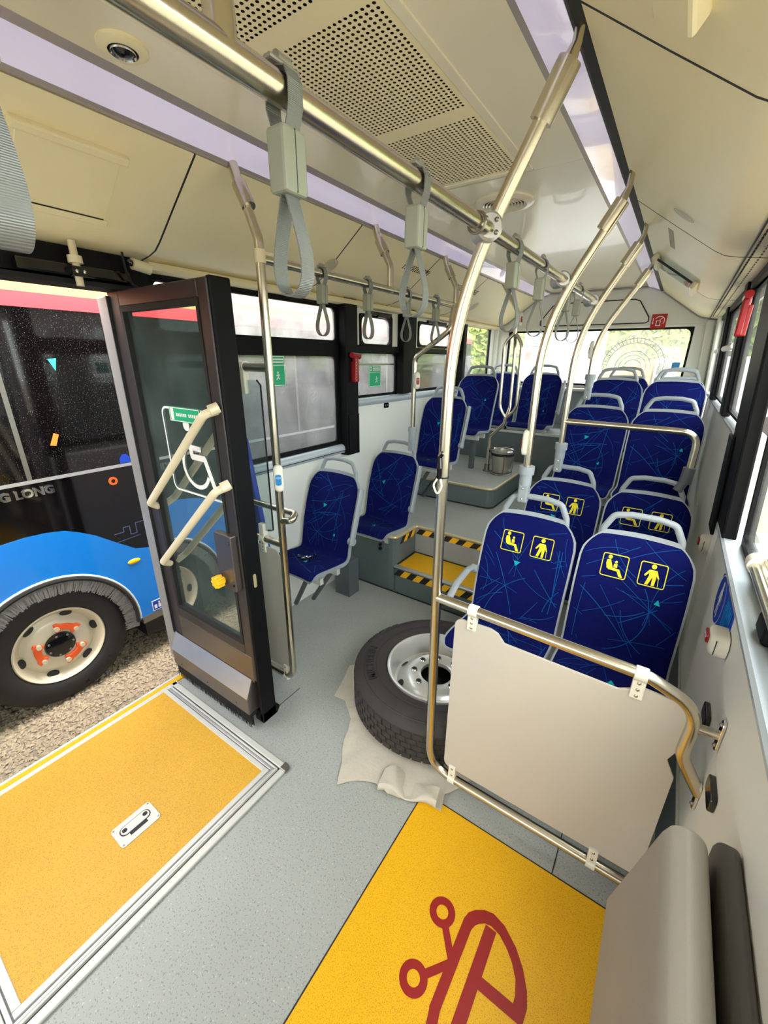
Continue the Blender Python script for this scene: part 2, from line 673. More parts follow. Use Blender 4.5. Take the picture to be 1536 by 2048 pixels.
def emblem():
    P = []
    P += ring_polys(-.295, .803, .020, .043) + ring_polys(-.295, .611, .020, .043)
    P += line_polys([(-.268, .772), (-.213, .705)], .022) + line_polys([(-.268, .641), (-.213, .709)], .022)
    # left rail of the pram body with rounded ends
    P += [[(-.228, .585), (-.198, .598), (-.196, .83), (-.228, .83)]]
    P += line_polys([(-.212, .59), (-.205, .555), (-.185, .53), (-.15, .515)], .03)
    # hood arc
    A = [(-.228, .83), (-.222, .852), (-.205, .872), (-.180, .889), (-.150, .897), (-.109, .887), (-.062, .855), (-.028, .818), (-.004, .776), (.006, .742), (.004, .70)]
    B = [(-.196, .815), (-.190, .832), (-.180, .845), (-.165, .856), (-.145, .861), (-.116, .855), (-.085, .836), (-.060, .812), (-.040, .782), (-.031, .750), (-.03, .70)]
    P += [[A[i], A[i + 1], B[i + 1], B[i]] for i in range(len(A) - 1)]
    # middle rail, seat bar
    P += [[(-.162, .50), (-.126, .50), (-.126, .855), (-.162, .855)]]
    P += [[(-.126, .698), (.004, .698), (.004, .730), (-.126, .730)]]
    return P
part('pram_emblem', flat(emblem(), lambda x, y: (x, y, .0036)), 'emblem_red', inlay, label='dark red pram pictogram')

# steps and raised platforms
ST = struct('step_platform', 'raised grey aisle platform behind two yellow marked steps')
plat = [(-2.06, 2.42), (-1.60, 2.42), (-1.57, 2.426), (-1.548, 2.445), (-1.54, 2.475), (-1.54, 2.73), (-.72, 2.73), (-.72, 4.655), (-2.06, 4.655)]
part('platform_block', MB().prism(plat, 2, -.02, .468), 'podium_grey', ST)
part('platform_cover', MB().prism([(p[0], p[1] + .006) for p in plat], 2, .468, .471), 'floor_grey', ST)
part('step_block', MB().box(-1.54, -.72, 2.422, 2.73, -.02, .232), 'podium_grey', ST)
part('step_tread', MB().box(-1.525, -.72, 2.45, 2.722, .232, .2355), 'floor_yellow', ST, label='yellow grit tread')
part('riser_face', MB().box(-1.538, -.72, 2.722, 2.73, .2355, .455), 'wall_grey', ST)
part('step_nosing', MB().box(-1.55, -.72, 2.414, 2.45, .222, .2375), 'alu', ST, bevel=.004)
part('platform_nosing', MB().tube([(-2.03, 2.417, .468), (-1.60, 2.417, .468), (-1.545, 2.432, .468), (-1.537, 2.50, .468), (-1.537, 2.727, .468), (-.72, 2.727, .468)], .012, 8, fillet=.03), 'trim_gold', ST, smooth=True)
part('floor_fillet', MB().box(-2.06, -.72, 2.412, 2.42, 0, .006), 'groove', ST)
part('step_fillet', MB().box(-1.54, -.72, 2.716, 2.722, .2355, .243).box(-1.54, -1.532, 2.45, 2.722, .2355, .243), 'groove', ST)

def hazard_band(orient, a0, a1, c, z0, z1):
    """slanted black and yellow stripes, every stripe a part"""
    w = .058
    n = int(round((a1 - a0) / w))
    w = (a1 - a0) / n
    data = {}
    for i in range(n):
        key = i % 2
        s = (z1 - z0) * .75
        if key not in data:
            mb = MB()
            if orient == 'x':
                mb.prism([(0, z0), (w, z0), (w + s, z1), (s, z1)], 1, -.0012, 0)
            else:
                mb.prism([(0, z0), (w, z0), (w + s, z1), (s, z1)], 0, 0, .0012)
            data[key] = mb.mesh('hazard_stripe')
            data[key].materials.append(MATS['yellow_strip' if key else 'hazard_black'])
        o = bpy.data.objects.new('hazard_stripe', data[key])
        COL.objects.link(o)
        o.parent = ST
        o.location = (a0 + i * w, c, 0) if orient == 'x' else (c, a0 + i * w, 0)
hazard_band('x', -1.55, -.76, 2.4205, .155, .212)
hazard_band('x', -1.535, -.77, 2.7215, .405, .452)
hazard_band('y', 2.485, 2.69, -1.5398, .395, .448)

PD = struct('podium', 'dark grey podium carrying the upper left seats and the bin')
corner = arc(-1.25, 3.53, .07, -90, 0, 6)
pod = [(-2.06, 3.46)] + corner + [(-1.18, 4.655), (-2.06, 4.655)]
part('podium_block', MB().prism(pod, 2, .472, .655), 'podium_grey', PD)
part('podium_cover', MB().prism(pod, 2, .655, .659), 'floor_grey', PD)
part('podium_nosing', MB().tube([(-2.05, 3.457, .655)] + [(p[0] + .003, p[1] - .003, .655) for p in corner] + [(-1.177, 4.65, .655)], .012, 8), 'trim_gold', PD, smooth=True)
part('podium_fillet', MB().tube([(-2.05, 3.456, .475)] + [(p[0] + .004, p[1] - .004, .475) for p in corner] + [(-1.176, 4.65, .475)], .007, 6), 'groove', PD)
PR = struct('podium', 'grey stepped podium under the rear right seats')
part('podium_block', MB().box(-.72, XR, 3.02, 3.85, -.02, .40), 'podium_grey', PR)
part('podium_block', MB().box(-.72, XR, 3.85, 4.655, -.02, .57), 'podium_grey', PR)
BN = struct('bench_base', 'grey engine bench across the rear of the bus')
part('bench_block', MB().box(XL, XR - .03, 4.655, Y1, .40, .995), 'podium_grey', BN)
part('bench_cover', MB().box(XL, XR - .03, 4.645, Y1, .995, 1.01), 'wall_grey', BN)
part('bench_nosing', MB().box(XL, -.75, 4.64, 4.66, .985, 1.013), 'alu_white', BN, bevel=.004)

# ================================================================== left wall
WL = struct('wall_left', 'white panelled wall on the door side with black window pillars')
part('wall_panel', MB().box(XL - .05, XL, 1.02, 2.49, 0, 1.08), 'wall_white', WL)
part('wall_panel', MB().box(XL - .05, XL, 2.49, Y1, 0, 1.42), 'wall_white', WL)
part('wall_panel', MB().box(XL - .05, XL, Y0, -.35, 0, 1.08), 'wall_white', WL)
part('outer_skin', MB().box(-2.14, XL - .055, 1.02, Y1, -.28, 1.08), 'bus_roof', WL)
part('outer_skin', MB().box(-2.14, XL - .055, Y0, -.35, -.28, 1.08), 'bus_roof', WL)
part('sill_rail', MB().prism([(-2.06, 1.062), (-2.022, 1.07), (-2.012, 1.09), (-2.018, 1.118), (-2.035, 1.132), (-2.06, 1.135)], 1, 1.03, 2.435), 'sill_grey', WL, smooth=True)
part('sill_rail', MB().prism([(-2.06, 1.395), (-2.028, 1.402), (-2.02, 1.42), (-2.024, 1.445), (-2.038, 1.458), (-2.06, 1.46)], 1, 2.56, 4.47), 'sill_grey', WL, smooth=True)
part('sill_groove', MB().box(-2.019, -2.0105, 1.04, 2.43, 1.087, 1.092), 'groove', WL)
# pillars
part('pillar', MB().prism([(2.42, 1.05), (2.55, 1.05), (2.56, 1.4), (2.56, 2.14), (2.42, 2.14)], 0, -2.09, -1.985), 'black_trim', WL, bevel=.008)
part('pillar_lower_cover', MB().box(-1.985, -1.972, 2.43, 2.55, 1.055, 1.36), 'black_trim', WL, bevel=.006)
part('pillar', MB().box(-2.09, -1.985, 3.19, 3.40, 1.465, 2.14), 'black_trim', WL, bevel=.008)
part('pillar', MB().box(-2.09, -2.0, 4.44, 4.52, 1.42, 2.14), 'black_trim', WL, bevel=.008)
part('pillar', MB().box(-2.09, -2.03, 5.34, 5.42, 1.42, 2.14), 'wall_white', WL, bevel=.008)
part('pillar', MB().box(-2.14, -2.04, 1.03, 1.12, 0, 2.14), 'black_trim', WL, bevel=.008)
part('window_header', MB().box(-2.14, -2.045, 1.02, 2.42, 2.085, 2.15), 'black_trim', WL)
part('cornice', MB().prism([(-2.06, 2.10), (-1.985, 2.105), (-1.975, 2.118), (-1.985, 2.135), (-2.06, 2.15)], 1, 1.1, Y1 - .02), 'cream', WL, smooth=True)
for yy0, yy1 in ((2.56, 3.19), (3.40, 4.44)):
    h0, h1 = (yy0 + .115, yy1 - .115) if yy0 < 3 else (yy0 + .14, yy1 - .25)
    m = MB()
    m.box(-2.075, -2.05, yy0, yy1, 2.055, 2.14).box(-2.075, -2.05, yy0, h0, 1.85, 2.055).box(-2.075, -2.05, h1, yy1, 1.85, 2.055)
    part('hopper_surround', m, 'wall_white', WL)

def window_frame(parent, x, y0, y1, z0, z1, w, d=.03, r=.03, mname='black_trim', fn=None):
    m = MB()
    outer = rrect(y0 - w, y1 + w, z0 - w, z1 + w, r * .3)
    inner = rrect(y0, y1, z0, z1, r)
    k = len(outer)
    for i in range(k):
        j = (i + 1) % k
        for (a, b) in ((x - d / 2, x + d / 2),):
            m.quad((b, *outer[i]), (b, *outer[j]), (b, *inner[j]), (b, *inner[i]))
            m.quad((a, *outer[i]), (a, *inner[i]), (a, *inner[j]), (a, *outer[j]))
            m.quad((a, *inner[i]), (b, *inner[i]), (b, *inner[j]), (a, *inner[j]))
            m.quad((a, *outer[i]), (a, *outer[j]), (b, *outer[j]), (b, *outer[i]))
    if fn: m.map(fn)
    return part('frame', m, mname, parent)

def window(name, label, x, y0, y1, z0, z1, w=.03, d=.03, gl='window_glass', fn=None, r=.03):
    s = struct(name, label)
    window_frame(s, x, y0, y1, z0, z1, w, d, r, fn=fn)
    m = MB().box(x - .003, x + .003, y0, y1, z0, z1)
    if fn: m.map(fn)
    part('pane', m, gl, s)
    return s

w1 = window('window_1', 'dusty hopper window above the front left window', -2.07, 1.14, 2.395, 1.87, 2.075, .035, gl='window_haze')
w2 = window('window_2', 'large dusty window beside the front left seat', -2.07, 1.14, 2.385, 1.165, 1.765, .04)
part('transom', MB().box(-2.09, -2.05, 1.12, 2.42, 1.79, 1.855), 'black_trim', w2)
w3 = window('window_3', 'hopper window with rounded corners between the black pillars', -2.062, 2.675, 3.075, 1.86, 2.05, .018, .05, r=.05, gl='window_haze')
w4 = window('window_4', 'small hopper window behind the second black pillar', -2.062, 3.54, 4.19, 1.875, 2.055, .018, .05, r=.05, gl='window_haze')
for wn, (a, b) in ((w3, (2.69, 3.06)), (w4, (3.60, 4.05))):
    part('latch_rail', MB().box(-2.05, -2.02, a + .08, b, 2.062, 2.09), 'black_gloss', wn, bevel=.004)
    part('latch', MB().box(-2.025, -2.005, a + .16, b - .05, 2.05, 2.068), 'black_gloss', wn, bevel=.003)
w5 = window('window_5', 'window with green exit sticker between two black pillars', -2.07, 2.575, 3.175, 1.48, 1.79, .03, gl='window_glass')
w6 = window('window_6', 'window behind the upper left seat', -2.07, 3.41, 4.43, 1.485, 1.80, .03, gl='window_clear')
for wn, (a, b) in ((w5, (2.56, 3.19)), (w6, (3.40, 4.44))):
    part('transom', MB().box(-2.085, -2.03, a, b, 1.80, 1.845), 'black_trim', wn, bevel=.004)
    part('roller_blind', MB().tube([(-2.045, a + .05, 1.832), (-2.045, b - .02, 1.832)], .014, 10), 'alu', wn, smooth=True)
    part('pane_edge', MB().box(-2.062, -2.056, a + .02, b - .02, 1.702, 1.716), 'steel_dull', wn)
w7 = window('window_7', 'rear left corner window looking on to greenery', -2.07, 4.54, 5.33, 1.49, 2.10, .03, gl='window_clear')

# ================================================================== right wall
WR = struct('wall_right', 'light grey lower wall panels on the right with window sill')
part('wall_panel', MB().box(XR, XR + .05, Y0, 2.31, 0, 1.08), 'wall_white', WR)
part('wall_panel', MB().box(XR, XR + .05, 2.31, Y1, 0, 1.44).map(lean), 'wall_white', WR)
part('kick_panel', MB().box(XR - .005, XR, Y0, 3.0, 0, .335), 'podium_grey', WR)
part('kick_trim', MB().box(XR - .008, XR, Y0, 3.0, .335, .35), 'alu_white', WR, bevel=.002)
part('outer_skin', MB().box(XR + .055, XR + .09, Y0, Y1, -.28, 1.08), 'bus_roof', WR)
part('sill', MB().prism([(XR + .09, 1.075), (.275, 1.075), (.262, 1.083), (.262, 1.093), (.27, 1.1), (XR + .09, 1.1)], 1, Y0, 2.32), 'sill_grey', WR)
part('sill_frame', MB().prism([(.345, 1.1), (.345, 1.125), (.36, 1.14), (.38, 1.14), (.38, 1.1)], 1, Y0, 2.0), 'alu_white', WR)
part('sill', MB().prism([(XR + .06, 1.435), (.258, 1.435), (.246, 1.443), (.246, 1.453), (.255, 1.46), (XR + .06, 1.46)], 1, 2.31, Y1), 'sill_grey', WR)
part('pillar', MB().box(.262, .31, 1.98, 2.31, 1.095, 2.16).map(lean), 'black_trim', WR, bevel=.008)
part('pillar_lower_cover', MB().box(.25, .264, 2.2, 2.345, 1.03, 1.46).map(lean), 'black_trim', WR, bevel=.006)
part('pillar', MB().box(.258, .30, 3.04, 3.2, 1.46, 2.16).map(lean), 'black_trim', WR, bevel=.008)
part('pillar', MB().box(.258, .30, 4.3, 4.5, 1.46, 2.16).map(lean), 'black_trim', WR, bevel=.008)
part('pillar', MB().box(.25, .36, 5.1, Y1, 1.46, 2.16).map(lean), 'wall_white', WR, bevel=.008)
part('pillar', MB().box(.262, .36, Y0, -.9, 1.095, 2.16).map(lean), 'black_trim', WR)
part('window_header', MB().box(.27, .36, Y0, Y1, 2.10, 2.17).map(lean), 'black_trim', WR)
window('window_8', 'large front right window over the gravel yard', .335, -.85, 1.92, 1.13, 2.10, .03, gl='window_clear', fn=lean)
window('window_9', 'right window between the black pillars beside the second row', .30, 2.34, 3.02, 1.50, 2.10, .015, gl='window_clear', fn=lean)
window('window_10', 'narrow right window beside the third row of seats', .30, 3.22, 4.28, 1.50, 2.10, .015, gl='window_clear', fn=lean)
window('window_11', 'last right window beside the rear row of seats', .30, 4.52, 5.08, 1.50, 2.10, .015, gl='window_clear', fn=lean)
for (a, b) in ((3.3, 4.1), (4.56, 5.05)):
    part('roller_blind', MB().tube([(.225, a, 1.84), (.225, b, 1.84)], .02, 8), 'white', WR, smooth=True)
part('socket_plate', MB().box(.275, .284, 2.62, 2.69, 1.29, 1.34), 'black_trim', WR, bevel=.003)
for yy in (1.39, 1.09):
    part('wall_plug', MB().prism(rrect(yy - .045, yy + .045, .685, .735, .014), 0, XR - .014, XR), 'black_gloss', WR, bevel=.003)

# ================================================================== rear wall
RW = struct('wall_rear', 'pale rear bulkhead with hatch above the rear window')
wx0, wx1, wz0, wz1 = -1.84, .0, 1.50, 2.06
part('lower_panel', MB().box(XL, .25, Y1, Y1 + .05, 0, wz0 - .02), 'wall_grey', RW)
part('column', MB().box(wx1 + .02, .25, Y1, Y1 + .05, wz0 - .02, wz1 + .02), 'wall_white', RW)
part('column', MB().box(XL, wx0 - .02, Y1, Y1 + .05, wz0 - .02, wz1 + .02), 'wall_white', RW)
part('column_cover', MB().box(.17, .235, Y1 - .05, Y1, 1.46, 2.13).map(lean), 'wall_white', RW, bevel=.012)
part('column_cover', MB().box(-2.05, -1.98, Y1 - .05, Y1, 1.46, 2.13), 'wall_white', RW, bevel=.012)
part('bulkhead', MB().prism([(-2.06, wz1 + .02), (.25, wz1 + .02), (.25, 2.2), (-.2, 2.5), (-1.66, 2.5), (-2.06, 2.2)], 1, Y1 - .015, Y1 + .05), 'wall_white', RW)
part('bulkhead_ledge', MB().box(-2.03, .21, Y1 - .03, Y1, wz1 + .025, wz1 + .045), 'wall_white', RW, bevel=.006)
part('rear_shelf', MB().box(-2.03, .22, Y1 - .16, Y1, 1.42, 1.45), 'panel_white', RW, bevel=.006)
hp = [(-1.46, 2.125), (-.42, 2.125), (-.392, 2.14), (-.395, 2.18), (-.50, 2.335), (-.55, 2.355), (-1.32, 2.355), (-1.37, 2.335), (-1.49, 2.18), (-1.49, 2.14)]
hatch = part('access_hatch', MB().prism(hp, 1, Y1 - .02, Y1 - .012), 'wall_white', RW)
part('hatch_gasket', MB().tube([(p[0], Y1 - .02, p[1]) for p in hp + hp[:1]], .006, 6), 'groove', hatch)
for xx in (-1.25, -.95, -.65):
    part('hatch_screw', MB().sphere((xx, Y1 - .021, 2.31), .01, 8, 6, (1, .4, 1)), 'alu', hatch)
w12 = struct('window_12', 'wide rear window with pale line drawings stuck on it')
fm = MB()
o_ = rrect(wx0 - .02, wx1 + .02, wz0 - .02, wz1 + .02, .01)
i_ = rrect(wx0, wx1, wz0, wz1, .06)
for i in range(len(o_)):
    j = (i + 1) % len(o_)
    fm.quad((o_[i][0], Y1 + .004, o_[i][1]), (o_[j][0], Y1 + .004, o_[j][1]), (i_[j][0], Y1 + .004, i_[j][1]), (i_[i][0], Y1 + .004, i_[i][1]))
    fm.quad((i_[i][0], Y1 + .004, i_[i][1]), (i_[j][0], Y1 + .004, i_[j][1]), (i_[j][0], Y1 + .03, i_[j][1]), (i_[i][0], Y1 + .03, i_[i][1]))
part('frame', fm, 'black_trim', w12)
rp_ = part('pane', MB().box(wx0, wx1, Y1 + .025, Y1 + .031, wz0, wz1), 'window_rear', w12)
def line_drawing():
    P = []
    for r_, a0, a1 in ((.30, 10, 178), (.255, 8, 176), (.17, 0, 190), (.13, -10, 185), (.085, -30, 200)):
        P += line_polys(arc(-.46, 1.68, r_, a0, a1, 26), .008)
    for a in range(12, 175, 7):
        t = math.radians(a)
        P += line_polys([(-.46 + .262 * math.cos(t), 1.68 + .262 * math.sin(t)), (-.46 + .315 * math.cos(t + .02), 1.68 + .315 * math.sin(t + .02))], .007)
    for xx, z1 in ((-.17, 1.70), (-.21, 1.70), (-.30, 1.68), (-.36, 1.62), (-.74, 1.70), (-.76, 1.66)):
        P += line_polys([(xx, z1), (xx - .02, 1.52)], .008)
    for cx, r_ in ((-1.52, .16), (-1.52, .13)):
        P += line_polys(arc(cx, 1.78, r_, 30, 170, 16), .006)
    P += line_polys(arc(-.02, 1.45, .25, 50, 88, 10), .006)
    return P
part('line_drawing', flat(line_drawing(), lambda x, z: (x, Y1 + .0235, z)), 'white', rp_, label='pale grey line drawing stuck on the pane')
part('pane_sticker', MB().box(-.10, -.03, Y1 + .021, Y1 + .024, 1.66, 1.74), 'blue_button', rp_)

FW = struct('wall_front', 'front end of the bus behind the camera with wide windscreen')
part('dash', MB().box(XL, XR, Y0, Y0 + .06, 0, .95), 'wall_grey', FW)
part('header', MB().box(XL, XR, Y0, Y0 + .06, 2.15, 2.55), 'wall_white', FW)
part('corner_post', MB().box(XL, XL + .1, Y0, Y0 + .06, .95, 2.15), 'black_trim', FW)
part('corner_post', MB().box(XR - .1, XR, Y0, Y0 + .06, .95, 2.15), 'black_trim', FW)
part('windscreen', MB().box(XL + .1, XR - .1, Y0 + .02, Y0 + .026, .95, 2.15), 'window_clear', FW)

# ================================================================== ceiling
CE = struct('ceiling', 'cream coloured bus ceiling with perforated air duct panel')
ZC = 2.47
px0, px1, py0, py1 = -1.165, -.685, .25, 1.975
m = MB()
m.box(-1.42, px0 - .03, Y0, 2.02, ZC, ZC + .02).box(px1 + .03, -.43, Y0, 2.02, ZC, ZC + .02).box(px0 - .03, px1 + .03, Y0, py0, ZC, ZC + .02)
part('ceiling_sheet', m, 'ceiling_white', CE)
part('ceiling_sheet', MB().box(-1.42, -.43, 2.024, Y1, ZC, ZC + .02), 'ceiling_white', CE)
part('ceiling_joint', MB().box(-1.42, -.43, 2.018, 2.026, ZC + .004, ZC + .02), 'groove', CE)
fr = part('duct_frame', MB().box(px0 - .03, px0, py0, py1 + .03, ZC - .004, ZC + .01).box(px1, px1 + .03, py0, py1 + .03, ZC - .004, ZC + .01).box(px0, px1, py1, py1 + .03, ZC - .004, ZC + .01), 'ceiling_white', CE, bevel=.002)
def perforated():
    c = .0158
    nx, ny = int((px1 - px0) / c), int((py1 - py0) / c)
    mb = MB()
    V = {}
    def vid(x, y):
        k = (round(x, 5), round(y, 5))
        if k not in V:
            V[k] = len(mb.v)
            mb.v.append((k[0], k[1], ZC))
        return V[k]
    for i in range(nx):
        for j in range(ny):
            x0, y0 = px0 + i * (px1 - px0) / nx, py0 + j * (py1 - py0) / ny
            x1, y1 = x0 + (px1 - px0) / nx, y0 + (py1 - py0) / ny
            xm, ym = (x0 + x1) / 2, (y0 + y1) / 2
            sq = [vid(x1, ym), vid(x1, y1), vid(xm, y1), vid(x0, y1), vid(x0, ym), vid(x0, y0), vid(xm, y0), vid(x1, y0)]
            solid = abs(ym - .95) < .03 or abs(ym - 1.48) < .03 or i in (0, nx - 1) or j in (0, ny - 1)
            if solid:
                mb.f.append(tuple(sq))
                continue
            h = [len(mb.v) + q for q in range(8)]
            for q in range(8):
                t = math.radians(45 * q)
                mb.v.append((xm + .0047 * math.cos(t), ym + .0047 * math.sin(t), ZC))
            for q in range(8):
                p = (q + 1) % 8
                mb.f.append((sq[q], sq[p], h[p], h[q]))
    return mb
part('perforated_sheet', perforated(), 'cream', CE)
part('duct_backing', MB().box(px0, px1, py0, py1, ZC + .010, ZC + .014), 'hole_dark', CE)
part('roof', MB().box(-2.14, XR + .09, Y0, Y1 + .05, 2.55, 2.6), 'bus_roof', CE)
part('roof_side', MB().box(-2.14, -2.09, Y0, Y1 + .05, 2.14, 2.55), 'bus_roof', CE)
part('roof_side', MB().box(.30, .36, Y0, Y1 + .05, 2.16, 2.55), 'bus_roof', CE)
part('roof_end', MB().box(-2.1, .3, Y1 + .01, Y1 + .05, 2.1, 2.55), 'bus_roof', CE)

CL = [(-1.552, 2.413), (-1.72, 2.29), (-1.86, 2.187), (-1.90, 2.163), (-1.95, 2.15), (-2.06, 2.135)]
CR = [(-.312, 2.413), (-.14, 2.29), (.01, 2.185), (.05, 2.163), (.10, 2.152), (.225, 2.135)]
def cove_panel(prof, a, b):
    P = prof if prof is CL else prof
    return MB().strip(P, 1, a + .003, b - .003, .012 if prof is CR else -.012)
for a, b in ((Y0, 1.09), (1.09, 2.05), (2.05, 2.95), (2.95, 3.85), (3.85, Y1 - .02)):
    part('cove_panel', cove_panel(CL, a, b), 'cream', CE, smooth=True)
for a, b in ((Y0, 1.13), (1.13, 2.42), (2.42, 3.9), (3.9, Y1 - .02)):
    part('cove_panel', cove_panel(CR, a, b), 'cream', CE, smooth=True)
for prof, ys in ((CL, (1.09, 2.05, 2.95, 3.85)), (CR, (1.13, 2.42, 3.9))):
    for yy in ys:
        pj = [(p[0], p[1] - .0008) for p in prof]
        part('cove_joint', MB().strip(pj, 1, yy - .0035, yy + .0035, .006 if prof is CR else -.006), 'groove', CE)
for prof in (CL, CR):
    d = .012 if prof is CR else -.012
    part('cove_backing', MB().strip([(p[0], p[1] + .016) for p in prof], 1, Y0, Y1 - .02, d), 'groove', CE)
# duct slots in the right cove
slots = MB()
for yy in [1.9 + .055 * i for i in range(60)]:
    for xx in (.135, .165):
        slots.box(xx - .003, xx + .003, yy, yy + .03, 2.1425, 2.1475)
part('air_slots', slots, 'groove', CE)
part('cove_joint', MB().box(.118, .123, Y0, Y1 - .02, 2.143, 2.152), 'groove', CE)
def on_cove(prof, s, h=0):
    a, b = Vector(prof[0]), Vector(prof[2])
    d = (b - a)
    n = Vector((d.y, -d.x)).normalized()
    if n.y > 0:
        n = -n
    q = a + d * s + n * h
    return q.x, q.y
def cove_box(prof, s0, s1, y0, y1, h0, h1):
    mb = MB()
    pts = [on_cove(prof, s0, h0), on_cove(prof, s1, h0), on_cove(prof, s1, h1), on_cove(prof, s0, h1)]
    return mb.prism(pts, 1, y0, y1)
hl = part('access_flap', cove_box(CL, .30, .88, .60, .875, -.002, .004), 'cream', CE, bevel=.002)
part('flap_lip', cove_box(CL, .23, .30, .58, .89, -.002, .022), 'cream', hl, bevel=.005)
part('flap_lip', cove_box(CL, .89, .95, .60, .885, -.002, .008), 'cream', hl, bevel=.003)
part('flap_gap', cove_box(CL, .878, .89, .61, .87, -.002, .0045), 'groove', hl)
part('door_gear_cover', cove_box(CR, .55, .75, .86, .97, -.002, .035), 'cream', CE, bevel=.008)
def cove_disc(prof, s, y, r, h=.003, rings=0, mname='cream'):
    cx, cz = on_cove(prof, s, h)
    a, b = Vector(prof[0]), Vector(prof[2])
    d = (b - a).normalized()
    mb = MB()
    for k in range(max(1, rings)):
        r1 = r * (1 - k / max(1, rings))
        r0 = r1 - r * .32 / max(1, rings)
        for q in ring_polys(0, 0, r0, r1, 24):
            mb.quad(*[(cx + d.x * u, y + v, cz + d.y * u) for u, v in q])
    return mb
def grille(prof, s, y, r, label):
    t = thing('speaker_grille', label, 'speaker', (*on_cove(prof, s)[:1], y, on_cove(prof, s)[1]), group='round speaker grilles in the coves')
    part('rings', cove_disc(prof, s, y, r, .003, 6), 'wall_grey', t)
    b = cove_disc(prof, s, y, r, .001, 1)
    cx, cz = on_cove(prof, s, .0012)
    d = (Vector(prof[2]) - Vector(prof[0])).normalized()
    part('disc', MB().quad(*[(cx + d.x * u, y + v, cz + d.y * u) for u, v in disc_poly(0, 0, r, 24)]), 'cream', t)
grille(CR, .62, 2.17, .045, 'round speaker grille in the cream cove on the right')
grille(CL, .72, 2.04, .045, 'round speaker grille in the cove above the front left window')
grille(CL, .78, 4.15, .05, 'round speaker grille in the far left cove')
def slot_grille(prof, s0, s1, y0, y1):
    mb = MB()
    n = 16
    for i in range(n):
        yy = y0 + (y1 - y0) * i / n
        for k in range(4):
            a = s0 + (s1 - s0) * k / 4
            pts = [on_cove(prof, a, .0005), on_cove(prof, a + (s1 - s0) / 6, .0005), on_cove(prof, a + (s1 - s0) / 6, .0012), on_cove(prof, a, .0012)]
            mb.prism(pts, 1, yy, yy + (y1 - y0) / n * .55)
    part('slot_grille', mb, 'hole_dark', CE)
slot_grille(CL, .30, .42, 2.65, 3.0)
slot_grille(CL, .36, .50, 3.5, 3.95)
slot_grille(CR, .40, .48, 2.55, 2.95)

vent = thing('ceiling_vent', 'round cream ceiling vent with curved louvres behind the duct panel', 'vent', (-.88, 2.31, ZC))
part('rim', MB().lathe([(.14, 0), (.14, -.008), (.125, -.016), (.105, -.016), (.105, 0)], (-.88, 2.31, ZC), 2, 40), 'ceiling_white', vent, smooth=True)
part('backing', MB().lathe([(.0, -.002), (.105, -.002)], (-.88, 2.31, ZC), 2, 32), 'hole_dark', vent)
for k in range(6):
    r_ = .018 + k * .015
    part('louvre', MB().lathe([(r_, -.004), (r_ + .009, -.010), (r_ + .010, -.016), (r_ + .002, -.012)], (-.88, 2.31, ZC), 2, 32), 'ceiling_white', vent, smooth=True)
spot = thing('ceiling_camera', 'round cream ceiling camera eye beside the left light strip', 'camera', (-1.305, .748, ZC))
part('bezel', MB().lathe([(.058, 0), (.058, -.006), (.05, -.011), (.034, -.012), (.032, -.004)], (-1.305, .748, ZC), 2, 36), 'cream', spot, smooth=True)
part('gasket', MB().lathe([(.034, -.0125), (.0345, -.0125), (.031, -.006)], (-1.305, .748, ZC), 2, 30), 'groove', spot)
part('eye', MB().sphere((-1.305, .748, ZC - .005), .028, 20, 10, (1, 1, .6)), 'black_gloss', spot, smooth=True)
part('eye_ring', MB().lathe([(.031, -.008), (.029, -.016), (.026, -.012)], (-1.305, .748, ZC), 2, 30), 'chrome', spot, smooth=True)

def light_strip(label, s):
    """s = +1 right strip, -1 left strip, mirrored about the middle of the bus"""
    cx = -.932
    f = (lambda x: x) if s > 0 else (lambda x: 2 * cx - x)
    t = thing('light_strip', label, 'light', (f(-.39), 2.0, 2.42))
    part('lens', MB().strip([(f(-.447), 2.458), (f(-.40), 2.446), (f(-.345), 2.421)], 1, Y0, Y1 - .02, .006 * s), 'lamp_lens', t, smooth=True)
    part('frame', MB().prism([(f(-.475), 2.472), (f(-.445), 2.458), (f(-.442), 2.466), (f(-.465), 2.48)], 1, Y0, Y1 - .02), 'lamp_frame', t)
    part('channel', MB().prism([(f(-.347), 2.424), (f(-.335), 2.414), (f(-.312), 2.416), (f(-.312), 2.45), (f(-.347), 2.45)], 1, Y0, Y1 - .02), 'groove' if s > 0 else 'lamp_frame', t)
    return t
light_strip('lilac light strip along the right of the ceiling where the poles end', 1)
light_strip('lilac light strip along the left of the ceiling above the door', -1)

for prof in (CL, CR):
    part('rear_trim', MB().tube([(p[0], Y1 - .03, p[1] - .004) for p in prof], .009, 8), 'lamp_frame', CE, smooth=True)
part('rear_trim', MB().tube([(-1.53, Y1 - .03, 2.42), (-1.42, Y1 - .03, 2.462), (-.44, Y1 - .03, 2.462), (-.33, Y1 - .03, 2.42)], .009, 8), 'lamp_frame', CE, smooth=True)
# folding leaflet holder on the right cove
fh = thing('leaflet_holder', 'clear leaflet holder with chrome end brackets on the right cove', 'holder', (on_cove(CR, .35)[0], 3.55, on_cove(CR, .35)[1]))
part('plate', cove_box(CR, .17, .83, 3.44, 3.74, .022, .026), 'shield_glass', fh)
part('bracket', cove_box(CR, .10, .18, 3.40, 3.76, .001, .045), 'handle_beige', fh, bevel=.008)
part('bracket', cove_box(CR, .82, .90, 3.46, 3.86, .001, .045), 'handle_beige', fh, bevel=.008)
part('plate_edge', cove_box(CR, .17, .83, 3.43, 3.44, .018, .03), 'groove', fh)

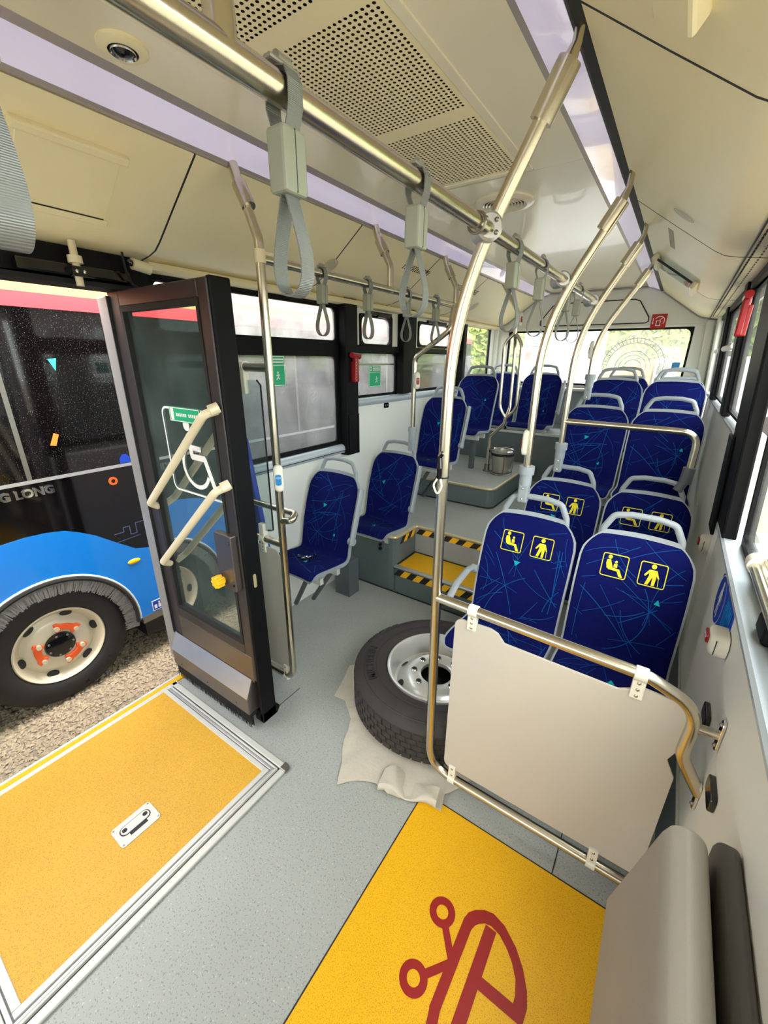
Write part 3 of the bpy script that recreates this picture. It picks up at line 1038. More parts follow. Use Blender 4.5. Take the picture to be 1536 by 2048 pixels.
# black door header with the opening gear
DH = struct('trim_1', 'black door header beam above the open doorway')
part('beam', MB().box(-2.10, -2.0, -.4, 1.03, 2.03, 2.14), 'black_trim', DH)
part('beam_lip', MB().box(-2.14, -2.0, -.4, 1.03, 2.012, 2.035), 'black_rubber', DH)
gear = thing('door_gear', 'black door opening gear with beige rod under the cove', 'mechanism', (-1.99, .8, 2.02))
part('arm', MB().box(-2.03, -1.96, .62, 1.0, 2.035, 2.075), 'black_gloss', gear, bevel=.006)
part('rod', MB().tube([(-1.945, .80, 2.15), (-1.945, .80, 2.0)], .013, 12), 'handle_beige', gear, smooth=True)
part('collar', MB().tube([(-1.945, .80, 2.10), (-1.945, .80, 2.075)], .024, 14), 'handle_beige', gear, smooth=True)
part('hinge_block', MB().box(-1.965, -1.925, .775, .83, 2.03, 2.065), 'black_gloss', gear, bevel=.004)
part('bolt', MB().sphere((-1.925, .79, 2.047), .007, 8, 6), 'chrome', gear)
part('bolt', MB().sphere((-1.925, .815, 2.047), .007, 8, 6), 'chrome', gear)
part('valve', MB().tube([(-1.93, 1.0, 2.105), (-1.93, 1.07, 2.095)], .022, 12), 'handle_beige', gear, smooth=True)
part('valve_cap', MB().tube([(-1.93, .985, 2.11), (-1.93, 1.0, 2.105)], .012, 10), 'black_gloss', gear, smooth=True)
part('cable', MB().tube([(-1.935, .97, 2.14), (-1.92, .965, 2.08), (-1.94, .99, 2.03), (-1.96, 1.03, 2.02)], .005, 8, fillet=.03), 'black_rubber', gear, smooth=True)

# ================================================================== ramp
RP = thing('wheelchair_ramp', 'yellow fold-out wheelchair ramp plate with aluminium edge in the doorway', 'ramp', (-1.6, .36, 0))
part('plate', MB().box(-2.005, -1.188, -.075, .79, .001, .011), 'ramp_yellow', RP)
def ramp_edge(x0, x1, y0, y1, w, z):
    return MB().box(x1 - w, x1, y0, y1, .001, z).box(x0, x1 - w, y1 - w, y1, .001, z).box(x0, x1 - w, y0, y0 + w, .001, z)
part('edge_profile', ramp_edge(-2.03, -1.168, -.097, .812, .022, .0135), 'alu_white', RP, bevel=.002)
part('edge_profile', ramp_edge(-2.03, -1.152, -.113, .828, .012, .0105), 'alu', RP, bevel=.002)
part('edge_profile', ramp_edge(-2.03, -1.141, -.124, .839, .009, .015), 'alu_white', RP, bevel=.002)
part('edge_profile', ramp_edge(-2.03, -1.134, -.131, .846, .006, .004), 'groove', RP)
part('edge_profile', ramp_edge(-2.03, -1.104, -.161, .876, .030, .012), 'alu_white', RP, bevel=.004)
part('corner_cap', MB().prism([(-1.135, .845), (-1.1, .845), (-1.1, .865), (-1.105, .876), (-1.115, .881), (-1.135, .881)], 2, .002, .016), 'steel_dull', RP, bevel=.003)
part('threshold', MB().box(-2.03, -2.005, -.16, .88, .001, .012), 'alu_white', RP, bevel=.002)
part('threshold_strip', MB().box(-2.06, -2.03, -.16, .93, .0, .008), 'floor_yellow', RP)
part('threshold_lip', MB().box(-2.075, -2.06, -.16, .93, -.06, .012), 'alu_white', RP, bevel=.003)
RH = part('pull_handle', MB().prism(rrect(-1.472, -1.368, .282, .432, .014), 2, .011, .0145), 'alu_white', RP, bevel=.0015)
part('recess', flat([rrect(-1.449, -1.405, .30, .414, .02)] + [[(-1.405, .325), (-1.392, .325), (-1.392, .39), (-1.405, .39)]], lambda x, y: (x, y, .0149)), 'groove', RH)
part('grip', MB().prism(rrect(-1.446, -1.409, .304, .41, .018), 2, .0149, .0165), 'alu_white', RH)
for q_ in (.309, .387):
    part('finger_hole', flat([rrect(-1.438, -1.42, q_, q_ + .018, .008)], lambda x, y: (x, y, .0168)), 'groove', RH)
for a, b in ((-1.462, .291), (-1.462, .423), (-1.378, .291), (-1.378, .423)):
    part('screw', MB().sphere((a, b, .0145), .004, 8, 5, (1, 1, .4)), 'steel_dull', RH)

# ================================================================== open door leaf
DR = struct('door_1', 'open glazed door leaf folded into the bus with beige grab bars', (-1.74, .96, 0))
dx0, dx1 = -2.075, -1.372
fm = MB()
fm.box(dx0, -1.985, .945, .985, .30, 2.005).box(-1.43, dx1, .945, .985, .30, 2.005).box(-1.985, -1.43, .945, .985, 1.945, 2.005).box(-1.985, -1.43, .945, .985, .43, .49)
part('frame', fm, 'door_frame', DR, bevel=.004)
part('edge_seal', MB().box(dx1 - .012, dx1 + .012, .95, 1.035, .04, 2.01), 'black_trim', DR, bevel=.006)
part('hinge_edge', MB().box(-2.155, -2.06, .935, .97, .10, 1.99), 'door_edge', DR, bevel=.006)
part('hinge_gap', MB().box(-2.064, -2.058, .932, .96, .3, 1.99), 'groove', DR)
part('glazing_seal', MB().box(-1.985, -1.965, .942, .99, .49, 1.945).box(-1.445, -1.43, .942, .99, .49, 1.945).box(-1.965, -1.445, .942, .99, 1.925, 1.945).box(-1.965, -1.445, .942, .99, .49, .505), 'black_rubber', DR)
pane = part('pane', MB().box(-1.965, -1.445, .962, .968, .505, 1.925), 'door_glass', DR)
def wheelchair_sign():
    P = []
    fr_ = rrect(-1.82, -1.412, 1.185, 1.55, .03)
    P += line_polys(fr_ + fr_[:1], .009)
    P += [disc_poly(-1.651, 1.485, .023)]
    P += line_polys([(-1.65, 1.445), (-1.64, 1.352)], .026)
    P += line_polys([(-1.645, 1.395), (-1.575, 1.392)], .022)
    P += line_polys([(-1.64, 1.355), (-1.553, 1.355), (-1.508, 1.238)], .026)
    P += line_polys(arc(-1.625, 1.312, .09, 125, 335, 20), .018)
    return P
part('wheelchair_sign', flat(wheelchair_sign(), lambda x, z: (x, .9585, z)), 'white', pane, label='white wheelchair pictogram on the glass')
stk = part('sticker', MB().box(-1.756, -1.537, .9545, .957, 1.497, 1.557), 'green_sticker', pane, label='green door sticker with white print')
dm_ = [rrect(-1.745, -1.722, 1.503, 1.551, .003)]
for k in range(6):
    dm_ += [[(-1.705 + k * .013, 1.52), (-1.696 + k * .013, 1.52), (-1.696 + k * .013, 1.533), (-1.705 + k * .013, 1.533)]]
for k in range(5):
    dm_ += [[(-1.615 + k * .013, 1.52), (-1.606 + k * .013, 1.52), (-1.606 + k * .013, 1.533), (-1.615 + k * .013, 1.533)]]
part('print', flat(dm_ + rect_frame(-1.754, -1.539, 1.499, 1.555, .003), lambda x, z: (x, .954, z)), 'white', pane)
def grab(a, b):
    t = part('grab_bar', MB().tube([(a[0], .945, a[1]), (a[0] - .02, .90, a[1] - .012), (b[0] + .02, .90, b[1] + .03), (b[0], .945, b[1])], .0165, 12, fillet=.035), 'handle_beige', DR, smooth=True, label='beige diagonal grab bar')
    part('end_cap', MB().tube([(a[0] + .01, .945, a[1] + .012), (a[0] - .004, .915, a[1])], .021, 12), 'handle_beige', t, smooth=True)
    part('cap_screw', MB().sphere((a[0] + .006, .916, a[1] + .012), .006, 8, 6), 'groove', t)
grab((-1.402, 1.565), (-1.985, 1.065))
grab((-1.392, 1.270), (-1.975, .755))
bx = part('release_box', MB().box(-1.50, -1.385, .915, .945, .80, 1.06), 'door_kick', DR, bevel=.004)
kn = MB()
lob = []
for i in range(48):
    t = 2 * math.pi * i / 48
    r_ = .026 + .004 * math.cos(8 * t)
    lob.append((-1.468 + r_ * math.cos(t), .842 + r_ * math.sin(t)))
kn.prism(lob, 1, .868, .905)
kb = part('knob', kn, 'yellow_knob', bx, bevel=.004, label='yellow emergency release knob')
part('knob_stem', MB().tube([(-1.468, .905, .842), (-1.468, .918, .842)], .012, 10), 'yellow_knob', bx)
for a, b in ((-1.40, 1.03), (-1.40, .83)):
    part('box_screw', MB().sphere((a, .914, b), .006, 8, 6), 'black_gloss', bx)
part('lock_plate', MB().prism(rrect(.985, 1.0, .80, .865, .006), 0, dx1 + .012, dx1 + .0145), 'trim_gold', DR)
part('kick_panel', MB().box(-1.99, -1.385, .943, .985, .29, .435), 'door_kick', DR, bevel=.003)
part('kick_shelf', MB().prism([(.905, .105), (.905, .20), (.943, .295), (.985, .295), (.985, .105)], 0, -2.06, -1.405), 'door_kick', DR, bevel=.004)
part('kick_lid', MB().prism([(.9035, .203), (.9035, .206), (.941, .3), (.943, .295)], 0, -2.06, -1.405), 'alu', DR)
part('bottom_strip', MB().box(-2.06, -1.405, .925, .955, .085, .11), 'black_rubber', DR)
for k in range(3):
    part('shelf_rivet', MB().sphere((-1.98 + .24 * k, .904, .135), .004, 8, 6), 'black_gloss', DR)
bm_ = MB()
for k in range(150):
    xx = -2.055 + .645 * k / 149
    for row in range(2):
        dx, dy = rnd.uniform(-.003, .003), rnd.uniform(-.004, .004)
        yy = .915 + row * .014
        bm_.quad((xx - .0022, yy, .11), (xx + .0022, yy, .11), (xx + .0022 + dx, yy + dy, .018), (xx - .0022 + dx, yy + dy, .018))
part('brush_seal', bm_, 'black_rubber', DR, kind='stuff')
part('brush_core', MB().box(-2.055, -1.41, .918, .926, .03, .11), 'black_rubber', DR)
part('foot_block', MB().prism([(.95, .04), (.95, .10), (1.04, .10), (1.06, .07), (1.04, .04)], 0, -1.42, -1.36), 'black_trim', DR, bevel=.004)

# ================================================================== poles, rails and partitions
R = .0182
def pole_top(t, pts, sleeve, m='steel'):
    part('sleeve', MB().tube(sleeve, .0225, 14), m, t, smooth=True)

MP = thing('partition', 'white privacy panel in a steel tube frame in front of the priority seats', 'partition', (-.57, 1.2, .0))
part('pole', MB().tube([(.26, 1.2, .072), (-.567, 1.2, .080), (-.583, 1.2, 1.2), (-.580, 1.2, 1.90), (-.345, 1.2, 2.35)], R, 16, fillet=[.12, .3, 1.4]), 'steel', MP, smooth=True, label='tall bent steel pole')
part('sleeve', MB().tube([(-.388, 1.2, 2.268), (-.338, 1.2, 2.363)], .0272, 16), 'steel', MP, smooth=True)
part('neck', MB().tube([(-.345, 1.2, 2.35), (-.328, 1.2, 2.388), (-.324, 1.2, 2.425)], [.019, .011, .010], 12), 'steel', MP, smooth=True)
part('top_rail', MB().tube([(-.575, 1.2, .927), (.10, 1.2, .908), (.228, 1.2, .86), (.222, 1.2, .69), (.288, 1.2, .585)], R, 16, fillet=.09), 'steel', MP, smooth=True)
part('wall_stub', MB().tube([(.222, 1.2, .80), (.288, 1.2, .805)], .014, 14), 'steel', MP, smooth=True)
for zz in (.805, .575):
    fl = part('flange', MB().prism(rrect(1.185, 1.215, zz - .05, zz + .05, .0148), 0, .281, .2885), 'chrome', MP, bevel=.002)
    for d_ in (-.036, .036):
        part('flange_bolt', MB().sphere((.281, 1.2, zz + d_), .006, 8, 6), 'steel_dull', fl)
pn = rrect(-.497, .212, .135, .872, .03)
notch = [(-.30, .835), (.06, .835)]
P_ = [(.182, .862)] + arc(.182, .827, .03, 80, 0, 5) + [(.212, .70), (.196, .655), (.224, .60), (.222, .165)] + arc(.192, .165, .03, 0, -90, 5) + arc(-.467, .165, .03, -90, -180, 5) + arc(-.467, .842, .03, 180, 90, 5) + [(-.365, .877), (-.338, .868), (-.312, .838), (.035, .832), (.068, .85), (.09, .866)]
part('panel', MB().prism(P_, 1, 1.196, 1.204), 'panel_white', MP, bevel=.0015)
def clamp(parent, x, y, zt, zb, w=.034):
    """moulded bracket hanging from a rail at zt down to zb, with three screws"""
    mb = MB()
    top = [(y - .022, zb), (y - .022, zt)] + [(y + .022 * math.cos(a), zt + .022 * math.sin(a)) for a in [math.pi * (1 - i / 8) for i in range(9)]] + [(y + .022, zb)]
    mb.prism([(y - .011, zb), (y - .011, zt - .02)] + [(y + .0215 * math.cos(a), zt + .0215 * math.sin(a)) for a in [math.pi * (1.25 - 1.5 * i / 12) for i in range(13)]] + [(y + .011, zt - .02), (y + .011, zb)], 0, x - w / 2, x + w / 2)
    b = part('bracket', mb, 'ivory', parent, bevel=.003)
    for k in range(3):
        z = zb + .012 + k * (zt - .03 - zb) / 2.4
        part('bracket_screw', MB().sphere((x, y - .0115, z), .0055, 8, 6, (1, .5, 1)), 'steel', b, smooth=True)
clamp(MP, -.432, 1.2, .923, .845)
clamp(MP, .082, 1.2, .909, .825)
def clamp_low(parent, x, y, zb, zt, w=.03):
    mb = MB()
    mb.prism([(y - .012, zt), (y - .012, zb + .016)] + [(y + .021 * math.cos(a), zb + .021 * math.sin(a)) for a in [math.pi * (.75 + 1.5 * i / 12) for i in range(13)]] + [(y + .012, zb + .016), (y + .012, zt)], 0, x - w / 2, x + w / 2)
    b = part('bracket', mb, 'ivory', parent, bevel=.003)
    for k in range(3):
        part('bracket_screw', MB().sphere((x, y - .0125, zb - .004 + k * .034), .0055, 8, 6, (1, .5, 1)), 'steel', b, smooth=True)
clamp_low(MP, -.455, 1.2, .079, .155)
clamp_low(MP, .088, 1.2, .074, .15)
# clamp on the ceiling rail
CD = Vector((.62, -.78, 0)).normalized()
CS = Vector((0, 0, 1)).cross(CD)
cc_ = Vector((-.497, 1.195, 2.07))
cl = part('rail_clamp', MB().tube([cc_ - CD * .03, cc_ + CD * .030, cc_ + CD * .036], [.034, .034, .028], 18), 'alu', MP, smooth=True)
for a, b in ((-.014, .015), (.014, .013), (-.012, -.014), (.015, -.015)):
    part('clamp_screw', MB().sphere(tuple(cc_ + CD * .037 + CS * a + Vector((0, 0, b))), .0062, 8, 6), 'steel_dull', cl)
part('cable_tie', MB().tube([(-.583 + .0195 * math.cos(t * math.pi / 8), 1.2 + .0195 * math.sin(t * math.pi / 8), 1.385) for t in range(17)], .0025, 6), 'black_rubber', MP)
kt = part('cable_stub', MB().tube([(-.585, 1.178, 1.385), (-.583, 1.172, 1.42), (-.588, 1.176, 1.455), (-.578, 1.178, 1.47)], .008, 8, fillet=.01), 'black_gloss', MP, smooth=True, label='black taped cable end')
part('cord_loop', MB().tube([(-.588, 1.178, 1.388), (-.605, 1.176, 1.36), (-.588, 1.176, 1.325), (-.572, 1.176, 1.36), (-.582, 1.178, 1.388)], .0035, 8, fillet=.02), 'ivory', kt, smooth=True)

# near left partition behind the door
LP = thing('partition', 'white panel and clear shield in a steel frame behind the open door', 'partition', (-1.42, 1.22, 0))
part('pole', MB().tube([(-2.05, 1.22, .085), (-1.425, 1.22, .085), (-1.412, 1.22, 2.17), (-1.50, 1.22, 2.365), (-1.52, 1.22, 2.42)], R, 16, fillet=.09), 'steel', LP, smooth=True)
part('sleeve', MB().tube([(-1.45, 1.22, 2.275), (-1.495, 1.22, 2.355)], .0262, 14), 'steel', LP, smooth=True)
part('pole_joint', MB().tube([(-1.412, 1.22, 2.135), (-1.412, 1.22, 2.09)], .0215, 14), 'handle_beige', LP, smooth=True)
part('joint_ear', MB().prism([(1.22, 2.093), (1.30, 2.10), (1.31, 2.115), (1.28, 2.132), (1.22, 2.133)], 0, -1.424, -1.40), 'handle_beige', LP, bevel=.005)
part('middle_rail', MB().tube([(-2.05, 1.22, .90), (-1.42, 1.22, .905)], R, 14), 'steel', LP, smooth=True)
part('upper_rail', MB().tube([(-2.05, 1.22, 1.718), (-1.415, 1.22, 1.712)], R, 14), 'steel_dull', LP, smooth=True)
part('side_loop', MB().tube([(-2.05, 1.27, 1.06), (-1.375, 1.27, 1.06), (-1.345, 1.22, 1.045), (-1.412, 1.22, 1.03)], R * .9, 14, fillet=.04), 'steel', LP, smooth=True)
part('panel', MB().prism(rrect(-2.03, -1.452, .135, .862, .04), 1, 1.216, 1.224), 'panel_white', LP, bevel=.0015)
part('shield', MB().prism(rrect(-2.03, -1.478, .95, 1.66, .03), 1, 1.217, 1.223), 'shield_glass', LP)
part('shield_edge', MB().tube([(-1.52, 1.22, .955), (-1.482, 1.22, .965), (-1.478, 1.22, 1.64), (-1.50, 1.22, 1.66)], .004, 6), 'groove', LP)
clamp(LP, -1.56, 1.22, .903, .83)
clamp_low(LP, -1.475, 1.22, .085, .16, .028)
ub = part('bracket', MB().box(-1.575, -1.54, 1.205, 1.235, .92, .985), 'ivory', LP, bevel=.004)
ub = part('bracket', MB().box(-1.60, -1.565, 1.205, 1.235, 1.60, 1.70), 'ivory', LP, bevel=.004)
part('bracket_ring', MB().tube([(-1.60, 1.22, 1.716), (-1.565, 1.22, 1.716)], .0225, 14), 'ivory', ub, smooth=True)

def stop_button(name_label, loc, facing, case='ivory', face='red', sign=None, r=.0):
    """oval button housing with coloured face; facing is the axis vector it looks along"""
    t = thing('stop_button', name_label, 'button', loc)
    F_ = Vector(facing).normalized()
    U = Vector((0, 0, 1))
    S = U.cross(F_).normalized()
    def mp(u, w, h):
        return Vector(loc) + S * u + U * w + F_ * h
    mb = MB()
    n = 20
    levels = ((1.0, 0), (1.0, .016), (.92, .022), (.75, .025))
    out = rrect(-.021, .021, -.062, .062, .020)
    rings = []
    for sc, h in levels:
        k = len(mb.v)
        mb.v += [tuple(mp(u * sc, w * sc, h)) for u, w in out]
        rings.append(k)
    m_ = len(out)
    for a in range(len(rings) - 1):
        for i in range(m_):
            j = (i + 1) % m_
            mb.f.append((rings[a] + i, rings[a] + j, rings[a + 1] + j, rings[a + 1] + i))
    mb.f.append(tuple(rings[-1] + i for i in range(m_)))
    mb.f.append(tuple(rings[0] + i for i in range(m_))[::-1])
    part('case', mb, case, t, smooth=True)
    fb = MB()
    o2 = rrect(-.0135, .0135, -.025, .025, .009)
    k = 0
    fb.v += [tuple(mp(u, w - .004, .0245)) for u, w in o2] + [tuple(mp(u * .9, w * .95 - .004, .029)) for u, w in o2]
    m2 = len(o2)
    for i in range(m2):
        j = (i + 1) % m2
        fb.f.append((i, j, m2 + j, m2 + i))
    fb.f.append(tuple(m2 + i for i in range(m2)))
    ff = part('face', fb, face, t, smooth=True)
    text_part('print', 'STOP', .010, lambda x, y, z: mp(x, y + .006, .0296 + z), 'white', t, .0002)
    return t
stop_button('ivory stop button with blue face on the pole behind the door', (-1.398, 1.208, 1.245), (.75, -.75, 0), face='blue_button')
stop_button('ivory stop button on the pole by the front priority seat', (-.545, 2.035, 1.375), (-1, -.15, 0))
stop_button('ivory stop button on the pole by the third right row', (-.572, 3.56, 1.825), (-1, -.1, 0))
stop_button('ivory stop button high on the pole beside the left window', (-1.64, 2.825, 1.60), (.85, -.5, 0))
stop_button('small red stop button on the three-pronged pole', (-1.315, 4.08, 2.10), (1, -.2, 0))

def wall_button(label, y, z, big):
    t = thing('stop_button', label, 'button', (XR, y, z), group='wall stop buttons')
    x = XR
    if True:
        sg = part('sign_plate', MB().prism(rrect(y + .0, y + .36, z - .075, z + .075, .02), 0, x - .003, x), 'blue_sign', t, label='blue sign plate with white figure')
        cy, cz = y + .27, z
        rd = ring_polys(cy, cz, .088, .092, 32)
        fig = [disc_poly(cy, cz + .058, .013)] + line_polys([(cy, cz + .042), (cy, cz - .005)], .028) + line_polys([(cy - .006, cz), (cy - .014, cz - .065)], .011) + line_polys([(cy + .006, cz), (cy + .014, cz - .065)], .011) + line_polys([(cy + .018, cz + .03), (cy + .03, cz - .01)], .007) + line_polys([(cy - .018, cz + .03), (cy - .03, cz - .01)], .007)
        part('sign_disc', MB().prism(disc_poly(cy, cz, .092, 32), 0, x - .0045, x), 'blue_sign', sg)
        part('figure', flat(rd + fig, lambda a, b: (x - .0052, a, b)), 'white', sg)
        rb = MB()
        for k in range(6):
            rb.box(x - .0045, x - .003, y + .03 + .022 * k, y + .038 + .022 * k, z - .07, z + .07)
        part('sign_ribs', rb, 'blue_button', sg)
    out = rrect(y - .075, y + .035, z - .045, z + .03, .03)
    mb = MB()
    lv = ((1, 0), (1, .03), (.9, .04), (.7, .045))
    for sc, h in lv:
        mb.v += [(x - .003 - h, y - .02 + (a - y + .02) * sc, z + (b - z) * sc) for a, b in out]
    m_ = len(out)
    for a in range(3):
        for i in range(m_):
            j = (i + 1) % m_
            mb.f.append((a * m_ + i, a * m_ + j, (a + 1) * m_ + j, (a + 1) * m_ + i))
    mb.f.append(tuple(3 * m_ + i for i in range(m_)))
    part('case', mb, 'ivory', t, smooth=True)
    part('face', MB().prism(rrect(y - .035, y + .02, z - .02, z + .012, .01), 0, x - .055, x - .046), 'red', t, bevel=.003)
    part('case_seam', MB().box(x - .036, x - .034, y - .076, y - .072, z - .03, z + .02), 'groove', t)
    text_part('print', 'STOP', .016, lambda a, b, c: (x - .0555 - c, y - .008 - a, z + b - .003), 'white', t, .0003)
wall_button('ivory wall stop button with blue sign behind the handrail flange', 1.50, .935, True)
wall_button('ivory wall stop button with blue sign beside the second row', 2.42, .925, False)

def aisle_pole(label, y, zb, x=-.535):
    t = thing('grab_pole', label, 'pole', (x, y, zb), group='grab poles rising from the aisle seat handles')
    part('tube', MB().tube([(x, y, zb + .02), (x - .008, y, 1.90), (-.318, y, 2.30)], R, 16, fillet=1.4), 'steel', t, smooth=True)
    part('sleeve', MB().tube([(-.366, y, 2.228), (-.313, y, 2.318)], .0272, 14), 'steel', t, smooth=True)
    part('neck', MB().tube([(-.32, y, 2.305), (-.300, y, 2.355), (-.296, y, 2.42)], [.018, .011, .010], 10), 'steel', t, smooth=True)
    part('socket', MB().tube([(x, y, zb + .075), (x, y, zb + .16)], .030, 16), 'seat_grey', t, smooth=True)
    part('socket_collar', MB().tube([(x, y, zb + .130), (x, y, zb + .170)], .0375, 16), 'seat_grey', t, smooth=True)
    part('socket_foot', MB().box(x - .024, x + .024, y - .026, y + .024, zb - .015, zb + .085), 'seat_grey', t, bevel=.008)
    for d_ in (.005, .06):
        part('socket_screw', MB().sphere((x, y - .027, zb + d_), .006, 8, 6), 'chrome', t)
    return t
aisle_pole('steel pole on the aisle seat of the front priority row', 2.04, 1.09)
t3 = aisle_pole('steel pole with side rail on the second right row', 2.78, 1.09)
part('side_rail', MB().tube([(-.535, 2.78, 1.395), (.145, 2.78, 1.392), (.145, 2.78, 1.12)], R, 16, fillet=.085), 'steel', t3, smooth=True)
part('socket', MB().tube([(.145, 2.78, 1.20), (.14, 2.78, 1.11)], .030, 16), 'seat_grey_dark', t3, smooth=True)
part('socket_foot', MB().tube([(.14, 2.78, 1.13), (.115, 2.77, 1.065)], .024, 12), 'seat_grey_dark', t3, smooth=True)
aisle_pole('steel pole on the aisle seat of the third right row', 3.56, 1.485, -.558)

RX, RZ = -.484, 2.063
def rail_clamp(parent, y):
    c0 = Vector((RX - .016, y, RZ + .004))
    c = part('rail_clamp', MB().tube([c0 - CD * .03, c0 + CD * .028, c0 + CD * .034], [.031, .031, .025], 16), 'alu', parent, smooth=True)
    for a in (-.012, .012):
        part('clamp_screw', MB().sphere(tuple(c0 + CD * .035 + CS * a), .0055, 8, 6), 'steel_dull', c)
HR = thing('handrail', 'long steel ceiling handrail over the aisle carrying the straps', 'handrail', (RX, 1.0, RZ))
part('tube', MB().tube([(RX, -1.2, RZ - .003), (RX, 2.83, RZ + .005)], .0172, 18), 'steel', HR, smooth=True)
part('ceiling_stay', MB().tube([(RX, .39, RZ), (RX, .39, 2.47)], .0172, 14), 'steel', HR, smooth=True)
rail_clamp(HR, 2.035)
rail_clamp(HR, 2.775)
part('end_cap', MB().tube([(RX, 2.825, RZ + .005), (RX, 2.84, RZ + .005)], .019, 14), 'steel_dull', HR, smooth=True)
part('slide_ring', MB().tube([(RX + .0225 * math.cos(t * math.pi / 10), 1.10, RZ + .0225 * math.sin(t * math.pi / 10)) for t in range(21)], .0033, 8), 'steel_dull', HR, smooth=True)
HL = thing('handrail', 'short steel handrail beneath the left cove above the front left seats', 'handrail', (-1.415, 2.0, 2.105))
part('tube', MB().tube([(-1.412, 1.22, 2.105), (-1.415, 2.86, 2.107)], R, 16), 'steel', HL, smooth=True)
for yy in (2.12, 2.95):
    part('stay', MB().tube([(-1.415, yy, 2.09), (-1.415, yy, 2.22), (-1.50, yy, 2.37), (-1.515, yy, 2.42)], R, 14, fillet=.06), 'steel', HL, smooth=True)
    part('sleeve', MB().tube([(-1.452, yy, 2.285), (-1.49, yy, 2.352)], .0262, 12), 'steel', HL, smooth=True)
part('tube_end', MB().tube([(-1.415, 2.86, 2.107), (-1.415, 2.95, 2.107)], R, 14), 'steel', HL, smooth=True)
PL = thing('grab_pole', 'bent steel pole rising from the second left seat to the left handrail', 'pole', (-1.665, 2.83, 1.08))
part('tube', MB().tube([(-1.665, 2.83, 1.1), (-1.66, 2.83, 1.76), (-1.40, 2.86, 1.945), (-1.40, 2.90, 2.107)], R, 16, fillet=.07), 'steel', PL, smooth=True)
part('socket', MB().tube([(-1.665, 2.83, 1.15), (-1.665, 2.83, 1.24)], .029, 14), 'seat_grey', PL, smooth=True)
part('socket_collar', MB().tube([(-1.665, 2.83, 1.215), (-1.665, 2.83, 1.248)], .033, 14), 'seat_grey', PL, smooth=True)
part('socket_foot', MB().box(-1.688, -1.642, 2.805, 2.855, 1.06, 1.16), 'seat_grey', PL, bevel=.008)

TR = thing('grab_pole', 'three-pronged steel pole standing on the podium by the bin', 'pole', (-1.48, 4.08, .659))
part('stem', MB().tube([(-1.48, 4.08, .66), (-1.475, 4.08, 1.02), (-1.345, 4.08, 1.16), (-1.338, 4.08, 1.225)], R, 14, fillet=.04), 'steel', TR, smooth=True)
for a in (190, 0, 95):
    dx, dy = .080 * math.cos(math.radians(a)), .080 * math.sin(math.radians(a))
    part('prong', MB().tube([(-1.338, 4.08, 1.215), (-1.325 + dx, 4.08 + dy, 1.305), (-1.342 + dx, 4.08 + dy, 1.90), (-1.336, 4.08, 1.985)], .0155, 12, fillet=.16), 'steel', TR, smooth=True)
part('neck', MB().tube([(-1.336, 4.08, 1.975), (-1.338, 4.08, 2.17), (-1.40, 4.08, 2.26), (-1.49, 4.08, 2.40)], R, 14, fillet=.06), 'steel', TR, smooth=True)
part('base_socket', MB().tube([(-1.48, 4.08, .66), (-1.48, 4.08, .74)], .027, 14), 'steel_dull', TR, smooth=True)
part('base_flange', MB().tube([(-1.48, 4.08, .66), (-1.48, 4.08, .672)], .042, 16), 'steel_dull', TR, smooth=True)

# guard rail under the front right window
GR = thing('guard_rail', 'double steel guard rail with white end ring under the front right window', 'handrail', (.31, 1.5, 1.15))
part('tube', MB().tube([(.306, 1.56, 1.165), (.306, -.6, 1.165)], .016, 14), 'steel', GR, smooth=True)
part('tube', MB().tube([(.332, 1.56, 1.19), (.332, -.6, 1.19)], .012, 12), 'steel', GR, smooth=True)
part('end_ring', MB().tube([(.315, 1.60, 1.17), (.315, 1.555, 1.17)], .031, 18), 'ivory', GR, smooth=True)
part('rail_post', MB().box(.292, .345, 1.2, 1.30, 1.10, 1.155), 'black_trim', GR, bevel=.01)

# ------------------------------------------------------------------ hanging straps
def make_strap():
    t = thing('hanging_strap', 's', 'strap', (0, 0, 0))
    up = [(.0, -.004, -.045)]
    a = [(-.011, 0, -.05), (-.0225, 0, -.02), (-.0225, 0, .006), (-.016, 0, .019), (0, 0, .0235), (.016, 0, .019), (.0225, 0, .006), (.0225, 0, -.02), (.011, 0, -.05)]
    part('upper_webbing', MB().ribbon(a, .027, .0022), 'strap_web', t)
    part('clip', MB().box(-.008, .008, -.028, .028, .0235, .030), 'strap_clip', t, bevel=.003)
    part('clip_buckle', MB().tube([(0, -.012, .032), (0, .012, .032)], .008, 10), 'strap_clip', t, smooth=True)
    b = part('block', MB().box(-.018, .018, -.023, .023, -.122, -.043), 'strap_block', t, bevel=.005)
    part('block_seam', MB().box(-.0186, .0186, -.0005, .0005, -.12, -.045), 'groove', b)
    pts = []
    for i in range(25):
        s = i / 24
        ang = math.pi * (-1 + 2 * s) * 0
    L_ = [(-.004, -.12), (-.014, -.15), (-.026, -.19), (-.030, -.215), (-.0265, -.237), (-.015, -.251), (0, -.256), (.015, -.251), (.0265, -.237), (.030, -.215), (.026, -.19), (.014, -.15), (.004, -.12)]
    P = []
    for i in range(len(L_) - 1):
        p0 = Vector(L_[max(0, i - 1)])
        p1 = Vector(L_[i])
        p2 = Vector(L_[i + 1])
        p3 = Vector(L_[min(len(L_) - 1, i + 2)])
        for k in range(4):
            u = k / 4
            q = .5 * ((2 * p1) + (p2 - p0) * u + (2 * p0 - 5 * p1 + 4 * p2 - p3) * u * u + (3 * p1 - p0 - 3 * p2 + p3) * u ** 3)
            P.append((q.x, 0, q.y))
    P.append((L_[-1][0], 0, L_[-1][1]))
    part('loop', MB().ribbon(P, .027, .0024), 'strap_web', t, smooth=True)
    return t
SP = make_strap()
